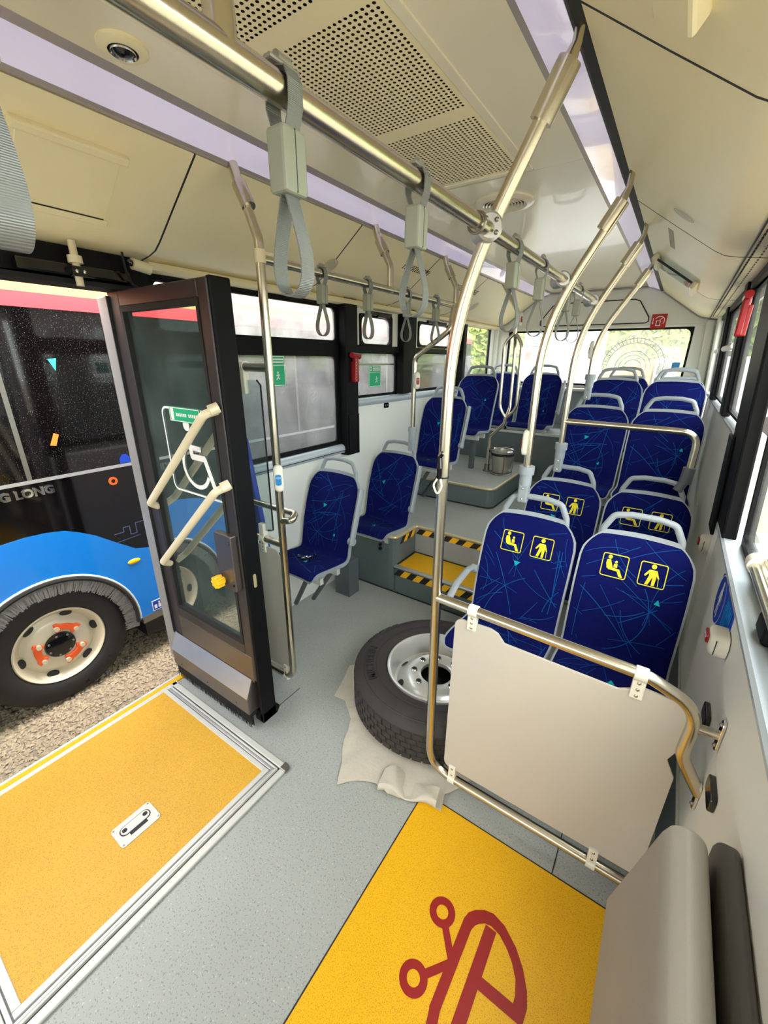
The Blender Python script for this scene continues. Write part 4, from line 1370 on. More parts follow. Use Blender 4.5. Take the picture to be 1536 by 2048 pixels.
strap_spots = [(RX, 0.153, RZ + .001, 0, 'nearest grey hanging strap cut by the left edge of the picture'),
    (RX, 0.478, RZ + .001, 0, 'large grey hanging strap second from the camera on the aisle rail'),
    (RX, 0.815, RZ + .001, 4, 'grey hanging strap just in front of the rail clamp on the aisle rail'),
    (RX, 1.394, RZ + .001, -6, 'first grey hanging strap behind the rail clamp on the aisle rail'),
    (RX, 1.697, RZ + .001, 3, 'second grey hanging strap behind the rail clamp on the aisle rail'),
    (RX, 2.122, RZ + .001, -3, 'grey hanging strap fourth behind the clamp, left of the last pair'),
    (RX, 2.359, RZ + .001, 5, 'last grey hanging strap at the far end of the aisle rail'),
    (-1.414, 1.565, 2.105, 8, 'grey hanging strap nearest the door on the left handrail'),
    (-1.414, 1.91, 2.105, -5, 'second grey hanging strap on the left handrail in front of the hopper window'),
    (-1.414, 2.30, 2.106, 6, 'third grey hanging strap on the left handrail by the second pillar'),
    (-1.414, 2.66, 2.106, -8, 'last grey hanging strap on the left handrail by the bent pole')]
for i, (x, y, z, a, lb) in enumerate(strap_spots):
    o = SP if i == 0 else copy_tree(SP)
    o.location = (x, y, z)
    o.rotation_euler = (0, math.radians(a * .15), math.radians(a))
    o.scale = (.9, .9, .9) if x == RX else (1, 1, 1)
    tag(o, lb, 'strap', 'grey hanging straps')

# ================================================================== seats
def catmull(P, n):
    out = []
    for i in range(len(P) - 1):
        p0, p1, p2, p3 = (Vector(P[max(0, i - 1)]), Vector(P[i]), Vector(P[i + 1]), Vector(P[min(len(P) - 1, i + 2)]))
        for k in range(n):
            u = k / n
            out.append(.5 * ((2 * p1) + (p2 - p0) * u + (2 * p0 - 5 * p1 + 4 * p2 - p3) * u * u + (3 * p1 - p0 - 3 * p2 + p3) * u ** 3))
    out.append(Vector(P[-1]))
    return out
PROF = catmull([(-.500, .452), (-.503, .474), (-.485, .492), (-.44, .495), (-.33, .482), (-.215, .470), (-.180, .478), (-.160, .51), (-.150, .56), (-.118, .70), (-.066, .86), (-.03, .95), (-.002, 1.018)], 4)
PN = []
for i in range(len(PROF)):
    d = (PROF[min(len(PROF) - 1, i + 1)] - PROF[max(0, i - 1)]).normalized()
    PN.append(Vector((-d.y, d.x)))
ARC = [0]
for i in range(1, len(PROF)):
    ARC.append(ARC[-1] + (PROF[i] - PROF[i - 1]).length)
I_SPLIT = 6 * 4 + 2           # where seat and back cushions meet
def interp(tab, v):
    for i in range(len(tab) - 1):
        if v <= tab[i + 1][0]:
            a, b = tab[i], tab[i + 1]
            t = (v - a[0]) / (b[0] - a[0])
            t = max(0, min(1, t))
            return a[1] + (b[1] - a[1]) * t
    return tab[-1][1]
def half_w(s):
    """half width of the seat along its profile length s"""
    top = ARC[-1]
    b = top - s
    if b < .12:
        return interp([(0, .135), (.02, .165), (.05, .192), (.085, .211), (.12, .217)], b)
    if b < .5:
        return interp([(.12, .218), (.25, .219), (.5, .215)], b)
    return interp([(0, .18), (.015, .205), (.04, .217), (.25, .217), (.33, .215)], s)
def prof_at(s):
    s = max(0, min(ARC[-1], s))
    for i in range(len(ARC) - 1):
        if s <= ARC[i + 1]:
            t = (s - ARC[i]) / (ARC[i + 1] - ARC[i])
            return PROF[i].lerp(PROF[i + 1], t), PN[i].lerp(PN[i + 1], t).normalized()
    return PROF[-1], PN[-1]
def s_of_z(z):
    for i in range(I_SPLIT, len(PROF) - 1):
        if PROF[i + 1].y >= z:
            t = (z - PROF[i].y) / (PROF[i + 1].y - PROF[i].y)
            return ARC[i] + (ARC[i + 1] - ARC[i]) * t
    return ARC[-1]
def surf(x, s, h):
    p, n = prof_at(s)
    hw = half_w(s)
    u = x / hw
    h2 = h + .012 * abs(u) ** 3
    topb = ARC[-1] - s
    lift = .014 * (1 - min(1, (x / .15) ** 2)) * max(0, 1 - topb / .1)
    return (x, p.x + n.x * h2, p.y + n.y * h2 + lift)
S_SP = ARC[I_SPLIT]
def pillow(x, s, a, b):
    u = abs(x / half_w(s))
    w = 2 * (s - a) / (b - a) - 1
    w = max(0, w) if b > S_SP + .1 else max(0, -w)      # only the outer end of a cushion rolls off
    return .011 * (1 - max(u, w) ** 10)
def cushion(a, b, ns, nu=12):
    mb = MB()
    for i in range(ns + 1):
        s = a + (b - a) * i / ns
        hw = half_w(s) * .998
        for j in range(nu + 1):
            q = math.sin((j / nu - .5) * math.pi)
            x = hw * q
            e = -.006 if ((i == 0 and a < .1) or (i == ns and b > S_SP + .1) or j in (0, nu)) else 0
            mb.v.append(surf(x, s, pillow(x, s, a, b) + e))
    for i in range(ns):
        for j in range(nu):
            k = i * (nu + 1) + j
            mb.f.append((k, k + 1, k + nu + 2, k + nu + 1))
    return mb
def shell():
    mb = MB()
    ns, nu = 44, 8
    for side in (0, 1):
        for i in range(ns + 1):
            s = ARC[-1] * i / ns
            hw = half_w(s) + .0045
            for j in range(nu + 1):
                x = hw * (2 * j / nu - 1)
                y = surf(x * half_w(s) / hw, s, -.001 if side == 0 else -.026)
                ext = .006 if i == ns else 0
                mb.v.append((x, y[1], y[2] + ext))
    n1 = (ns + 1) * (nu + 1)
    for i in range(ns):
        for j in range(nu):
            k = i * (nu + 1) + j
            mb.f.append((k, k + 1, k + nu + 2, k + nu + 1))
            mb.f.append((n1 + k, n1 + k + nu + 1, n1 + k + nu + 2, n1 + k + 1))
    for i in range(ns):
        for j in (0, nu):
            k = i * (nu + 1) + j
            mb.f.append((k, k + nu + 1, n1 + k + nu + 1, n1 + k) if j == 0 else (k, n1 + k, n1 + k + nu + 1, k + nu + 1))
    for i in (0, ns):
        for j in range(nu):
            k = i * (nu + 1) + j
            mb.f.append((k, n1 + k, n1 + k + 1, k + 1) if i == 0 else (k, k + 1, n1 + k + 1, n1 + k))
    return mb
def fab(x, s, a, b, extra=.0016):
    return surf(x, s, pillow(x, s, a, b) + extra)
def pattern(a, b, n, seed):
    """thin curved print lines over a cushion"""
    r = random.Random(seed)
    mb = MB()
    for _ in range(n):
        x, s = r.uniform(-.2, .2), r.uniform(a + .02, b - .02)
        ang = r.uniform(0, math.pi * 2)
        curv = r.uniform(-5, 5) if r.random() < .6 else r.uniform(-1, 1)
        ln = r.uniform(.12, .42)
        w = r.choice((.0009, .0011, .0016))
        seg = 14
        pts = []
        for k in range(seg + 1):
            pts.append((x, s))
            x += math.cos(ang) * ln / seg
            s += math.sin(ang) * ln / seg
            ang += curv * ln / seg
        for k in range(seg):
            (x0, s0), (x1, s1) = pts[k], pts[k + 1]
            ok = True
            for xx, ss in ((x0, s0), (x1, s1)):
                if not (a + .02 < ss < b - .015) or abs(xx) > half_w(ss) * .93:
                    ok = False
            if not ok:
                continue
            d = Vector((x1 - x0, s1 - s0)).normalized()
            nn = Vector((-d.y, d.x)) * w
            mb.quad(fab(x0 + nn.x, s0 + nn.y, a, b), fab(x0 - nn.x, s0 - nn.y, a, b), fab(x1 - nn.x, s1 - nn.y, a, b), fab(x1 + nn.x, s1 + nn.y, a, b))
    return mb
def tris(spots, a, b):
    mb = MB()
    for x, s, sz, an in spots:
        p = []
        for k, rr in ((0, 1.25), (1, .9), (2, 1.0)):
            t = an + k * 2.1
            p.append(fab(x + sz * rr * math.cos(t), s + sz * rr * math.sin(t), a, b, .0022))
        mb.quad(*p)
    return mb
TOP = ARC[-1]
def pic(x, z):
    return fab(x, s_of_z(z), S_SP, TOP, .0024)
def rr_line(x0, x1, z0, z1, w):
    r_ = rrect(x0, x1, z0, z1, .008, 3)
    return line_polys(r_ + r_[:1], w)
def pictograms():
    a = rr_line(-.122, -.022, .834, .928, .0035)
    X, Z = -.072, .881
    adult = [disc_poly(X - .022, Z + .034, .0085)]
    adult += [[(X - .032, Z + .022), (X - .018, Z + .024), (X - .006, Z - .006), (X - .004, Z - .016), (X - .028, Z - .014), (X - .034, Z + .006)]]
    adult += [[(X - .028, Z - .006), (X + .018, Z - .010), (X + .020, Z - .020), (X - .022, Z - .018)]]
    adult += [[(X + .008, Z - .010), (X + .022, Z - .010), (X + .040, Z - .042), (X + .026, Z - .042)]]
    adult += [disc_poly(X + .005, Z + .018, .0055), [(X - .003, Z + .010), (X + .011, Z + .010), (X + .012, Z - .006), (X - .002, Z - .006)]]
    b = rr_line(.026, .124, .834, .928, .0035)
    X = .075
    man = [disc_poly(X, Z + .034, .0095)]
    man += [[(X - .014, Z + .020), (X + .014, Z + .020), (X + .016, Z - .004), (X - .012, Z - .004)]]
    man += [[(X - .014, Z + .020), (X - .008, Z + .012), (X - .026, Z - .010), (X - .030, Z - .004)]]
    man += [[(X + .014, Z + .020), (X + .010, Z + .012), (X + .022, Z - .012), (X + .027, Z - .010)]]
    man += [[(X - .012, Z - .004), (X + .003, Z - .004), (X - .010, Z - .042), (X - .022, Z - .042)]]
    man += [[(X + .002, Z - .004), (X + .016, Z - .004), (X + .013, Z - .042), (X + .002, Z - .042)]]
    man += line_polys([(X + .024, Z - .012), (X + .026, Z - .042)], .0018)
    return (a + adult, b + man)
ME = {}
def shared(key, maker, m, smooth=False):
    if key not in ME:
        me = maker().mesh(key, smooth)
        me.materials.append(MATS[m])
        ME[key] = me
    return ME[key]
def child(name, me, parent, loc=(0, 0, 0), label=None):
    o = bpy.data.objects.new(name, me)
    COL.objects.link(o)
    o.parent = parent
    o.location = loc
    if label:
        o['label'] = label
    return o
def handle_mb():
    return MB().tube([(-.158, .002, .955), (-.150, .012, 1.03), (-.118, .018, 1.095), (-.05, .02, 1.108), (.05, .02, 1.108), (.118, .018, 1.095), (.150, .012, 1.03), (.158, .002, .955)], .0125, 10, fillet=.035, ry=.0145)
def arm_up_mb():
    return MB().tube([(.245, -.165, .60), (.247, -.15, .66), (.247, -.075, .88), (.245, -.05, .955)], [.024] * 4, 12, ry=.015).tube([(.215, -.15, .615), (.252, -.15, .615)], .026, 12)
def arm_down_mb():
    return MB().tube([(-.245, -.13, .71), (-.247, -.20, .722), (-.25, -.32, .70), (-.25, -.40, .655)], .018, 10, fillet=.05, ry=.014).tube([(-.215, -.13, .705), (-.252, -.13, .705)], .022, 12)
def legs_tube_mb(side):
    return MB().tube([(.06 + side * .1, -.36 + side * .12, .45), (-.18 + side * .06, -.30 + side * .12, .07)], .017, 10)
def bracket_mb():
    return MB().box(-.23, .20, -.43, -.40, .405, .45).box(-.23, .20, -.27, -.24, .405, .45)
def t_leg_mb():
    return MB().box(.08, .13, -.34, -.30, 0, .44)
def t_foot_mb():
    return MB().box(.05, .16, -.42, -.22, -.001, .012)
def block_leg_mb():
    return MB().box(-.12, .02, .07, .19, 0, .30)
def seat(label, x, y, z, seed=0, pict=False, arm=None, leg='post', group='blue upholstered bus seats'):
    t = thing('bus_seat', label, 'seat', (x, y, z), group)
    child('shell', shared('seat_shell', shell, 'seat_grey', True), t)
    sc = child('seat_cushion', shared('seat_cushion', lambda: cushion(.004, S_SP + .012, 20), 'fabric_blue', True), t)
    bc = child('back_cushion', shared('back_cushion', lambda: cushion(S_SP - .012, TOP - .004, 26), 'fabric_blue', True), t)
    k = seed % 4
    child('fabric_pattern', shared('seat_lines_%d' % k, lambda: pattern(.004, S_SP - .004, 20, 50 + k), 'fabric_line'), sc)['kind'] = 'stuff'
    child('fabric_pattern', shared('back_lines_%d' % k, lambda: pattern(S_SP, TOP, 30, 10 + k), 'fabric_line'), bc)['kind'] = 'stuff'
    tr = [[(-.03, s_of_z(.785), .017, .4)], [(.115, s_of_z(.772), .014, 1.5)], [(-.04, s_of_z(.80), .018, .2), (.08, s_of_z(.62), .012, 1)], [(-.07, s_of_z(.78), .018, .9)]][k]
    child('fabric_triangle', shared('back_tri_%d' % k, lambda: tris(tr, S_SP, TOP), 'fabric_teal'), bc)
    child('fabric_triangle', shared('seat_tri', lambda: tris([(.02, .16, .018, 1.6)], .004, S_SP - .004), 'fabric_teal'), sc)
    child('handle', shared('seat_handle', handle_mb, 'seat_grey', True), t)
    if pict:
        child('priority_pictogram', shared('seat_pict_0', lambda: flat(pictograms()[0], pic), 'print_yellow'), bc, label='yellow pictogram of adult with child')
        child('priority_pictogram', shared('seat_pict_1', lambda: flat(pictograms()[1], pic), 'print_yellow'), bc, label='yellow pictogram of person with cane')
    if arm == 'up':
        child('armrest', shared('seat_arm_up', arm_up_mb, 'seat_grey', True), t)
    if arm == 'down':
        child('armrest', shared('seat_arm_down', arm_down_mb, 'seat_grey', True), t)
    child('bracket', shared('seat_bracket', bracket_mb, 'alu_white'), t)
    if leg == 'wall':
        child('leg', shared('seat_leg_0', lambda: legs_tube_mb(0), 'seat_grey_dark', True), t)
        child('leg', shared('seat_leg_1', lambda: legs_tube_mb(1), 'seat_grey_dark', True), t)
    elif leg == 'post':
        child('leg', shared('seat_post', t_leg_mb, 'seat_grey_dark'), t)
        child('foot', shared('seat_foot', t_foot_mb, 'seat_grey_dark'), t)
    elif leg == 'inner':
        child('leg', shared('seat_post_inner', lambda: MB().box(.17, .21, -.34, -.30, 0, .44), 'seat_grey_dark'), t)
        child('foot', shared('seat_foot_inner', lambda: MB().box(.15, .22, -.42, -.22, 0, .012), 'seat_grey_dark'), t)
    elif leg == 'block':
        child('leg', shared('seat_leg_0', lambda: legs_tube_mb(0), 'seat_grey_dark', True), t)
        child('leg', shared('seat_leg_1', lambda: legs_tube_mb(1), 'seat_grey_dark', True), t)
        child('leg', shared('seat_block', block_leg_mb, 'seat_grey_dark'), t)
    return t
R_ = 'right'
seat('blue priority seat on the aisle directly behind the white partition panel', -.464, 2.02, 0, 0, True, 'down', leg='inner')
seat('blue priority seat by the wall directly behind the white partition panel', .0, 2.02, 0, 1, True)
seat('blue priority seat on the aisle in the second right row', -.462, 2.775, 0, 2, True, leg=None)
seat('blue priority seat by the wall in the second right row', .0, 2.775, 0, 3, True, leg=None)
seat('dark blue seat on the aisle behind the horizontal rail', -.462, 3.57, .40, 2, leg=None)
seat('dark blue seat by the wall behind the horizontal rail', -.008, 3.57, .40, 1, leg=None)
seat('dark blue aisle seat in the fourth right row below the rear window', -.462, 4.38, .575, 3, leg=None)
seat('dark blue wall seat in the fourth right row below the rear window', -.015, 4.38, .575, 0, leg=None)
seat('aisle seat of the last right row, only its handle showing', -.46, 5.13, .575, 1, leg=None)
seat('wall seat of the last right row, only its handle showing', .0, 5.13, .575, 2, leg=None)
seat('blue single seat nearest the open door with scraps on its cushion', -1.805, 2.08, 0, 2, arm='up', leg='block')
seat('blue single seat beside the yellow steps', -1.805, 2.85, 0, 3, arm='up', leg=None)
seat('blue single seat on the left behind the tall steel pole', -1.755, 3.62, .40, 0, arm='up', leg='wall')
seat('dark blue single seat with post leg on the podium', -1.765, 4.41, .575, 1, leg='post')
seat('blue corner seat of the rear bench behind the three-pronged pole', -1.755, 5.13, .585, 3, leg=None)
seat('blue rear bench seat left of the middle aisle', -1.29, 5.13, .585, 2, arm='up', leg=None)

sw = thing('wall_bracket', 'black seat mounting bracket on the dark riser beside the steps', 'bracket', (-1.66, 2.41, .36))
part('plate', MB().box(-1.69, -1.64, 2.405, 2.42, .33, .42), 'seat_grey_dark', sw, bevel=.004)
part('nut', MB().tube([(-1.665, 2.405, .36), (-1.665, 2.39, .36)], .014, 8), 'black_gloss', sw)
part('nut', MB().tube([(-1.665, 2.405, .395), (-1.665, 2.39, .395)], .012, 8), 'black_gloss', sw)

# screws and plastic scraps lying on the nearest left seat
for i in range(9):
    x, y = -1.80 + rnd.uniform(-.08, .10), 1.76 + rnd.uniform(-.045, .05)
    s = ARC[0]
    z = .515
    a = rnd.uniform(0, 3.1)
    l = rnd.uniform(.012, .024)
    t = thing('metal_clip', 'one of the small black metal clips scattered on the nearest left seat', 'clip', (x, y, z - .016), group='metal clips on the seat')
    part('body', MB().tube([(x - l * math.cos(a), y - l * math.sin(a), z - .012), (x + l * math.cos(a), y + l * math.sin(a), z - .012)], .005, 6), 'black_gloss', t)
    part('tip', MB().tube([(x + l * math.cos(a), y + l * math.sin(a), z - .012), (x + 1.5 * l * math.cos(a), y + 1.5 * l * math.sin(a), z - .010)], .0028, 6), 'chrome', t)

# ================================================================== folding seat pads, bottom right
FS = thing('folding_seat', 'grey padded folding seat tipped up against the right wall', 'seat', (.2, .6, .5))
padA = [(.115, .54), (.108, .56), (.158, .84), (.168, .868), (.18, .88), (.195, .884), (.215, .88), (.23, .866), (.236, .84), (.236, .56), (.215, .54)]
part('seat_pad', MB().prism(padA, 1, .10, .80), 'folding_pad', FS, smooth=True, bevel=.014)
padB = [(.246, .50), (.246, .835), (.25, .848), (.258, .855), (.28, .855), (.287, .848), (.289, .84), (.289, .50)]
part('back_pad', MB().prism(padB, 1, .12, .83), 'folding_pad_dark', FS, smooth=True, bevel=.006)
part('hinge', MB().box(.225, .26, .2, .7, .53, .60), 'black_trim', FS)

# ================================================================== spare wheel on its cloth
wc = (-.755, 1.618)
SW = thing('spare_wheel', 'spare truck wheel with polished alloy rim lying on a cloth on the floor', 'wheel', (wc[0], wc[1], .012))
WZ = .012
KT = 1.053
tp = [(.262, .225), (.275, .238), (.30, .248), (.34, .252), (.375, .242), (.398, .222), (.408, .208), (.413, .20), (.413, .055), (.405, .035), (.38, .008), (.34, .0), (.28, .005), (.262, .02)]
tp = [(r_ if r_ < .27 else .262 + (r_ - .262) * (.435 - .262) / (.413 - .262), h * .93) for r_, h in tp]
tire = part('tire', MB().lathe([(r_, h + WZ) for r_, h in tp], (wc[0], wc[1], 0), 2, 72), 'tire', SW, smooth=True)
blk = MB().box(-.021, .021, -.006, .006, -.014, .014).mesh('tread_block')
blk.materials.append(MATS['tire'])
for row in range(5):
    for k in range(54):
        t = 2 * math.pi * (k + (.5 if row % 2 else 0)) / 54
        if not (math.pi * .85 < t % (2 * math.pi) < math.pi * 1.95):
            continue
        o = bpy.data.objects.new('tread_block', blk)
        COL.objects.link(o)
        o.parent = tire
        o.location = (.4335 * math.cos(t), .4335 * math.sin(t), .055 + row * .031)
        o.rotation_euler = (0, 0, t + math.pi / 2)
part('sidewall_ring', MB().lathe([(.387, .2275), (.391, .2295), (.395, .2255)], (wc[0], wc[1], WZ), 2, 72), 'tire', tire, smooth=True)
part('sidewall_ring', MB().lathe([(.317, .2345), (.320, .2365), (.323, .2350)], (wc[0], wc[1], WZ), 2, 72), 'tire', tire, smooth=True)
def ring_text(x, y, z, R0=.356, a0=214):
    t = math.radians(a0 - math.degrees(x / R0))
    return (wc[0] + (R0 + y) * math.cos(t), wc[1] + (R0 + y) * math.sin(t), WZ + .2365 + z * .5)
text_part('lettering', 'MICHELIN', .058, ring_text, 'tire_letter', tire, .002, .001)
rp = [(.262, .215), (.262, .236), (.255, .240), (.248, .236), (.240, .21), (.232, .16), (.224, .125), (.21, .118), (.19, .135), (.165, .165), (.145, .176), (.09, .178), (.082, .172), (.082, .15)]
rp = [(r_, h * .95) for r_, h in rp]
rim = part('rim', MB().lathe([(r_, h + WZ) for r_, h in rp], (wc[0], wc[1], 0), 2, 72), 'rim_alu', SW, smooth=True)
part('hub_hole', MB().lathe([(.0, .03), (.20, .03)], (wc[0], wc[1], WZ), 2, 32), 'steel_dull', rim)
for k in range(8):
    t = math.radians(22 + 45 * k)
    part('bolt_hole', MB().lathe([(.0, .1715), (.0125, .1715)], (wc[0] + .118 * math.cos(t), wc[1] + .118 * math.sin(t), WZ - .0005), 2, 16), 'groove', rim)
    part('bolt_seat', MB().lathe([(.0125, .1705), (.0135, .175), (.018, .170)], (wc[0] + .118 * math.cos(t), wc[1] + .118 * math.sin(t), WZ), 2, 16), 'chrome', rim, smooth=True)
for k in range(8):
    t = math.radians(45 * k)
    mb = MB()
    c_ = Vector((wc[0] + .196 * math.cos(t), wc[1] + .196 * math.sin(t), WZ + .131))
    rd_ = Vector((math.cos(t), math.sin(t), -.75)).normalized()
    tg = Vector((-math.sin(t), math.cos(t), 0))
    mb.quad(*[tuple(c_ + rd_ * (.020 * math.cos(a)) + tg * (.023 * math.sin(a))) for a in [2 * math.pi * i / 18 for i in range(18)]])
    part('hand_hole', mb, 'groove', rim)

def cloth():
    out = [(-1.22, 1.60), (-1.285, 1.53), (-1.215, 1.31), (-1.15, 1.325), (-1.10, 1.285), (-1.045, 1.245), (-1.015, 1.19), (-.997, 1.135), (-.965, 1.08), (-.915, 1.02), (-.875, .936), (-.845, .975), (-.815, 1.002), (-.775, 1.025), (-.735, 1.034), (-.70, 1.03), (-.668, 1.022), (-.635, 1.032), (-.61, 1.045), (-.575, 1.088), (-.515, 1.09), (-.448, 1.092), (-.468, 1.165), (-.425, 1.232), (-.40, 1.30), (-.38, 1.5), (-.45, 1.8), (-.7, 2.0), (-1.0, 1.95), (-1.15, 1.8)]
    c = Vector((-.78, 1.58))
    mb = MB()
    n = len(out) * 3
    bd = []
    for i in range(len(out)):
        a, b = Vector(out[i]), Vector(out[(i + 1) % len(out)])
        for k in range(3):
            bd.append(a.lerp(b, k / 3))
    rings = [.05, .3, .55, .65, .72, .78, .83, .88, .92, .96, 1.0]
    for side in (0, 1):
        for q in rings:
            for p in bd:
                w = c + (p - c) * q
                f = max(0, (q - .6) / .4)
                ang = math.atan2(w.y - c.y, w.x - c.x)
                z = .003 + f * (.035 * max(0, mnoise.noise(Vector((ang * 7, q * 2, 3)))) + .014 * max(0, mnoise.noise(Vector((w.x * 22, w.y * 22, 1)))) )
                if q > .9:
                    z += .016 * max(0, math.sin((w.x + .75) * 22)) * (1 if -.80 < w.x < -.46 and w.y < 1.2 else 0)
                mb.v.append((w.x, w.y, z + (.0035 if side == 0 else 0)))
    m_ = len(bd)
    half = m_ * len(rings)
    for q in range(len(rings) - 1):
        for i in range(m_):
            j = (i + 1) % m_
            a = q * m_
            mb.f.append((a + i, a + j, a + m_ + j, a + m_ + i))
            mb.f.append((half + a + i, half + a + m_ + i, half + a + m_ + j, half + a + j))
    a = (len(rings) - 1) * m_
    for i in range(m_):
        j = (i + 1) % m_
        mb.f.append((a + i, a + j, half + a + j, half + a + i))
    mb.f.append(tuple(range(m_))[::-1])
    return mb
CLOTH = tag(part('floor_cloth', cloth(), 'cloth', None, smooth=True), 'rumpled off-white felt cloth spread under the spare wheel', 'cloth')
def cloth_flap():
    mb = MB()
    n, m_ = 22, 9
    for i in range(n + 1):
        t = i / n
        ex, ey = -.715 + .24 * t, 1.028 + .07 * t + .012 * math.sin(t * 9)
        h = .013 + .008 * math.sin(t * 7 + 1)
        back = .075 + .02 * math.sin(t * 5)
        for j in range(m_ + 1):
            u = j / m_
            if u < .5:
                a = math.pi * (u / .5)
                q, z = -h * math.sin(a) * .9, h * (1 - math.cos(a))
            else:
                q, z = back * (u - .5) / .5, 2 * h - .012 * (u - .5) / .5 + .004 * math.sin(t * 14 + u * 6)
            mb.v.append((ex - q * .25, ey + q, .006 + max(0, z)))
    for i in range(n):
        for j in range(m_):
            k = i * (m_ + 1) + j
            mb.f.append((k, k + 1, k + m_ + 2, k + m_ + 1))
    return mb
part('folded_edge', cloth_flap(), 'cloth', CLOTH, smooth=True)

# ================================================================== bin, hammers, stickers
BI = thing('waste_bin', 'small stainless steel waste bin with black rim on the podium', 'bin', (-1.325, 4.07, .66))
bc_ = (-1.325, 4.07, .66)
part('bucket', MB().lathe([(.0, .012), (.088, .012), (.092, .02), (.112, .235), (.108, .235), (.088, .03)], bc_, 2, 36), 'bin_steel', BI, smooth=True)
part('rim', MB().lathe([(.114, .232), (.117, .238), (.114, .244), (.108, .241)], bc_, 2, 36), 'chrome', BI, smooth=True)
part('band', MB().lathe([(.111, .188), (.115, .19), (.117, .212), (.113, .214)], bc_, 2, 36), 'black_rubber', BI, smooth=True)
part('cradle_ring', MB().lathe([(.108, .0), (.112, .004), (.108, .01), (.103, .005)], bc_, 2, 32), 'steel_dull', BI, smooth=True)
for k in range(4):
    t = math.radians(30 + 90 * k)
    part('cradle_strut', MB().tube([(bc_[0] + .108 * math.cos(t), bc_[1] + .108 * math.sin(t), .665), (bc_[0] + .117 * math.cos(t), bc_[1] + .117 * math.sin(t), .86)], .004, 8), 'steel_dull', BI)

def hammer(label, x, y, z, fx, s):
    """emergency hammer in its holder; fx = +1 looks to the right, -1 to the left"""
    t = thing('emergency_hammer', label, 'hammer', (x, y, z))
    part('holder', MB().prism([(y - .024, z - .10), (y + .024, z - .10), (y + .022, z + .04), (y - .022, z + .04)], 0, x, x + fx * .02), 'red', t, bevel=.004)
    part('grip', MB().prism([(y - .026, z - .10), (y + .026, z - .10), (y + .019, z + .075), (y - .019, z + .075)], 0, x + fx * .012, x + fx * .045), 'red', t, bevel=.008)
    part('head', MB().tube([(x + fx * .03, y - .045, z + .085), (x + fx * .03, y + .045, z + .075)], .019, 12), 'red', t, smooth=True)
    part('tip', MB().tube([(x + fx * .03, y + .045, z + .075), (x + fx * .03, y + .054, z + .074)], .007, 8), 'chrome', t, smooth=True)
    part('seal', MB().lathe([(.0, 0), (.010, 0), (.010, fx * .004)], (x + fx * .046, y + .018, z + .035), 0, 14), 'trim_gold', t)
    dots = MB()
    for k in range(8):
        dots.lathe([(.0, 0), (.0028, 0)], (x + fx * .0455, y - .012 * s, z - .085 + k * .02), 0, 8)
    part('grip_dots', dots, 'white', t)
    return t
hammer('red emergency hammer on the black pillar between the left windows', -1.985, 2.49, 1.69, 1, 1)
hm = hammer('red emergency hammer at the top right edge beside the window', .222, 2.84, 1.97, -1, 1)

def exit_sticker(name, label, y0, y1, z0, z1, x, col='green_sticker'):
    t = thing(name, label, 'sticker', (x, (y0 + y1) / 2, z0))
    part('sheet', MB().box(x - .001, x + .001, y0, y1, z0, z1), col, t)
    cy, cz = y0 + (y1 - y0) * .62, z0 + (z1 - z0) * .33
    sgl = rect_frame(y0 + .003, y1 - .003, z0 + .003, z1 - .003, .004)
    sgl += [[(y0, z0 + (z1 - z0) * .68), (y1, z0 + (z1 - z0) * .68), (y1, z0 + (z1 - z0) * .70), (y0, z0 + (z1 - z0) * .70)]]
    sgl += [disc_poly(cy, cz + .022, .006, 10)] + line_polys([(cy, cz + .014), (cy, cz - .006), (cy - .014, cz - .02)], .006) + line_polys([(cy, cz - .006), (cy + .013, cz - .018)], .006) + line_polys([(cy - .014, cz + .004), (cy + .014, cz + .008)], .005)
    for k in range(2):
        zz = z0 + (z1 - z0) * (.88 - .09 * k)
        sgl += [[(y0 + .05, zz - .004), (y1 - .012, zz - .004), (y1 - .012, zz + .004), (y0 + .05, zz + .004)]]
    sgl += rect_frame(y0 + .012, y0 + .036, z0 + (z1 - z0) * .76, z0 + (z1 - z0) * .93, .005)
    part('print', flat(sgl, lambda a, b: (x + .0022, a, b)), 'white', t)
exit_sticker('exit_sticker', 'green emergency exit sticker on the front left window behind the pole', 1.745, 1.905, 1.585, 1.765, -2.062)
exit_sticker('exit_sticker', 'green emergency exit sticker on the window between the left pillars', 2.795, 2.96, 1.535, 1.70, -2.062)
ts = thing('window_sticker', 'small turquoise sticker on the front left window beside the door', 'sticker', (-2.062, 1.53, 1.63))
part('sheet', MB().box(-2.063, -2.061, 1.47, 1.56, 1.63, 1.71), 'teal_sticker', ts)
part('print', flat(rect_frame(1.475, 1.555, 1.635, 1.705, .004) + [[(1.49, 1.66), (1.54, 1.66), (1.54, 1.668), (1.49, 1.668)]], lambda a, b: (-2.0605, a, b)), 'white', ts)

sg = thing('rear_sign', 'red square sign with white hammer pictogram above the rear window', 'sign', (-.30, Y1 - .03, 2.06))
part('plate', MB().box(-.366, -.232, Y1 - .034, Y1 - .031, 2.068, 2.203), 'red_sign', sg)
pg = line_polys([(-.35, 2.165), (-.35, 2.115)], .005) + [[(-.36, 2.125), (-.34, 2.125), (-.35, 2.108)]]
pg += line_polys([(-.318, 2.095), (-.285, 2.095), (-.285, 2.14), (-.318, 2.14), (-.318, 2.095)], .006) + line_polys(arc(-.292, 2.14, .042, -40, 150, 14), .006) + line_polys([(-.29, 2.15), (-.265, 2.17)], .005)
part('pictogram', flat(pg, lambda a, b: (a, Y1 - .0352, b)), 'white', sg)
us = thing('usb_socket', 'small black socket in the white wall below the left sill', 'socket', (XL, 3.04, 1.37))
part('plate', MB().prism(rrect(3.005, 3.075, 1.352, 1.395, .008), 0, XL, XL + .006), 'black_gloss', us, bevel=.002)
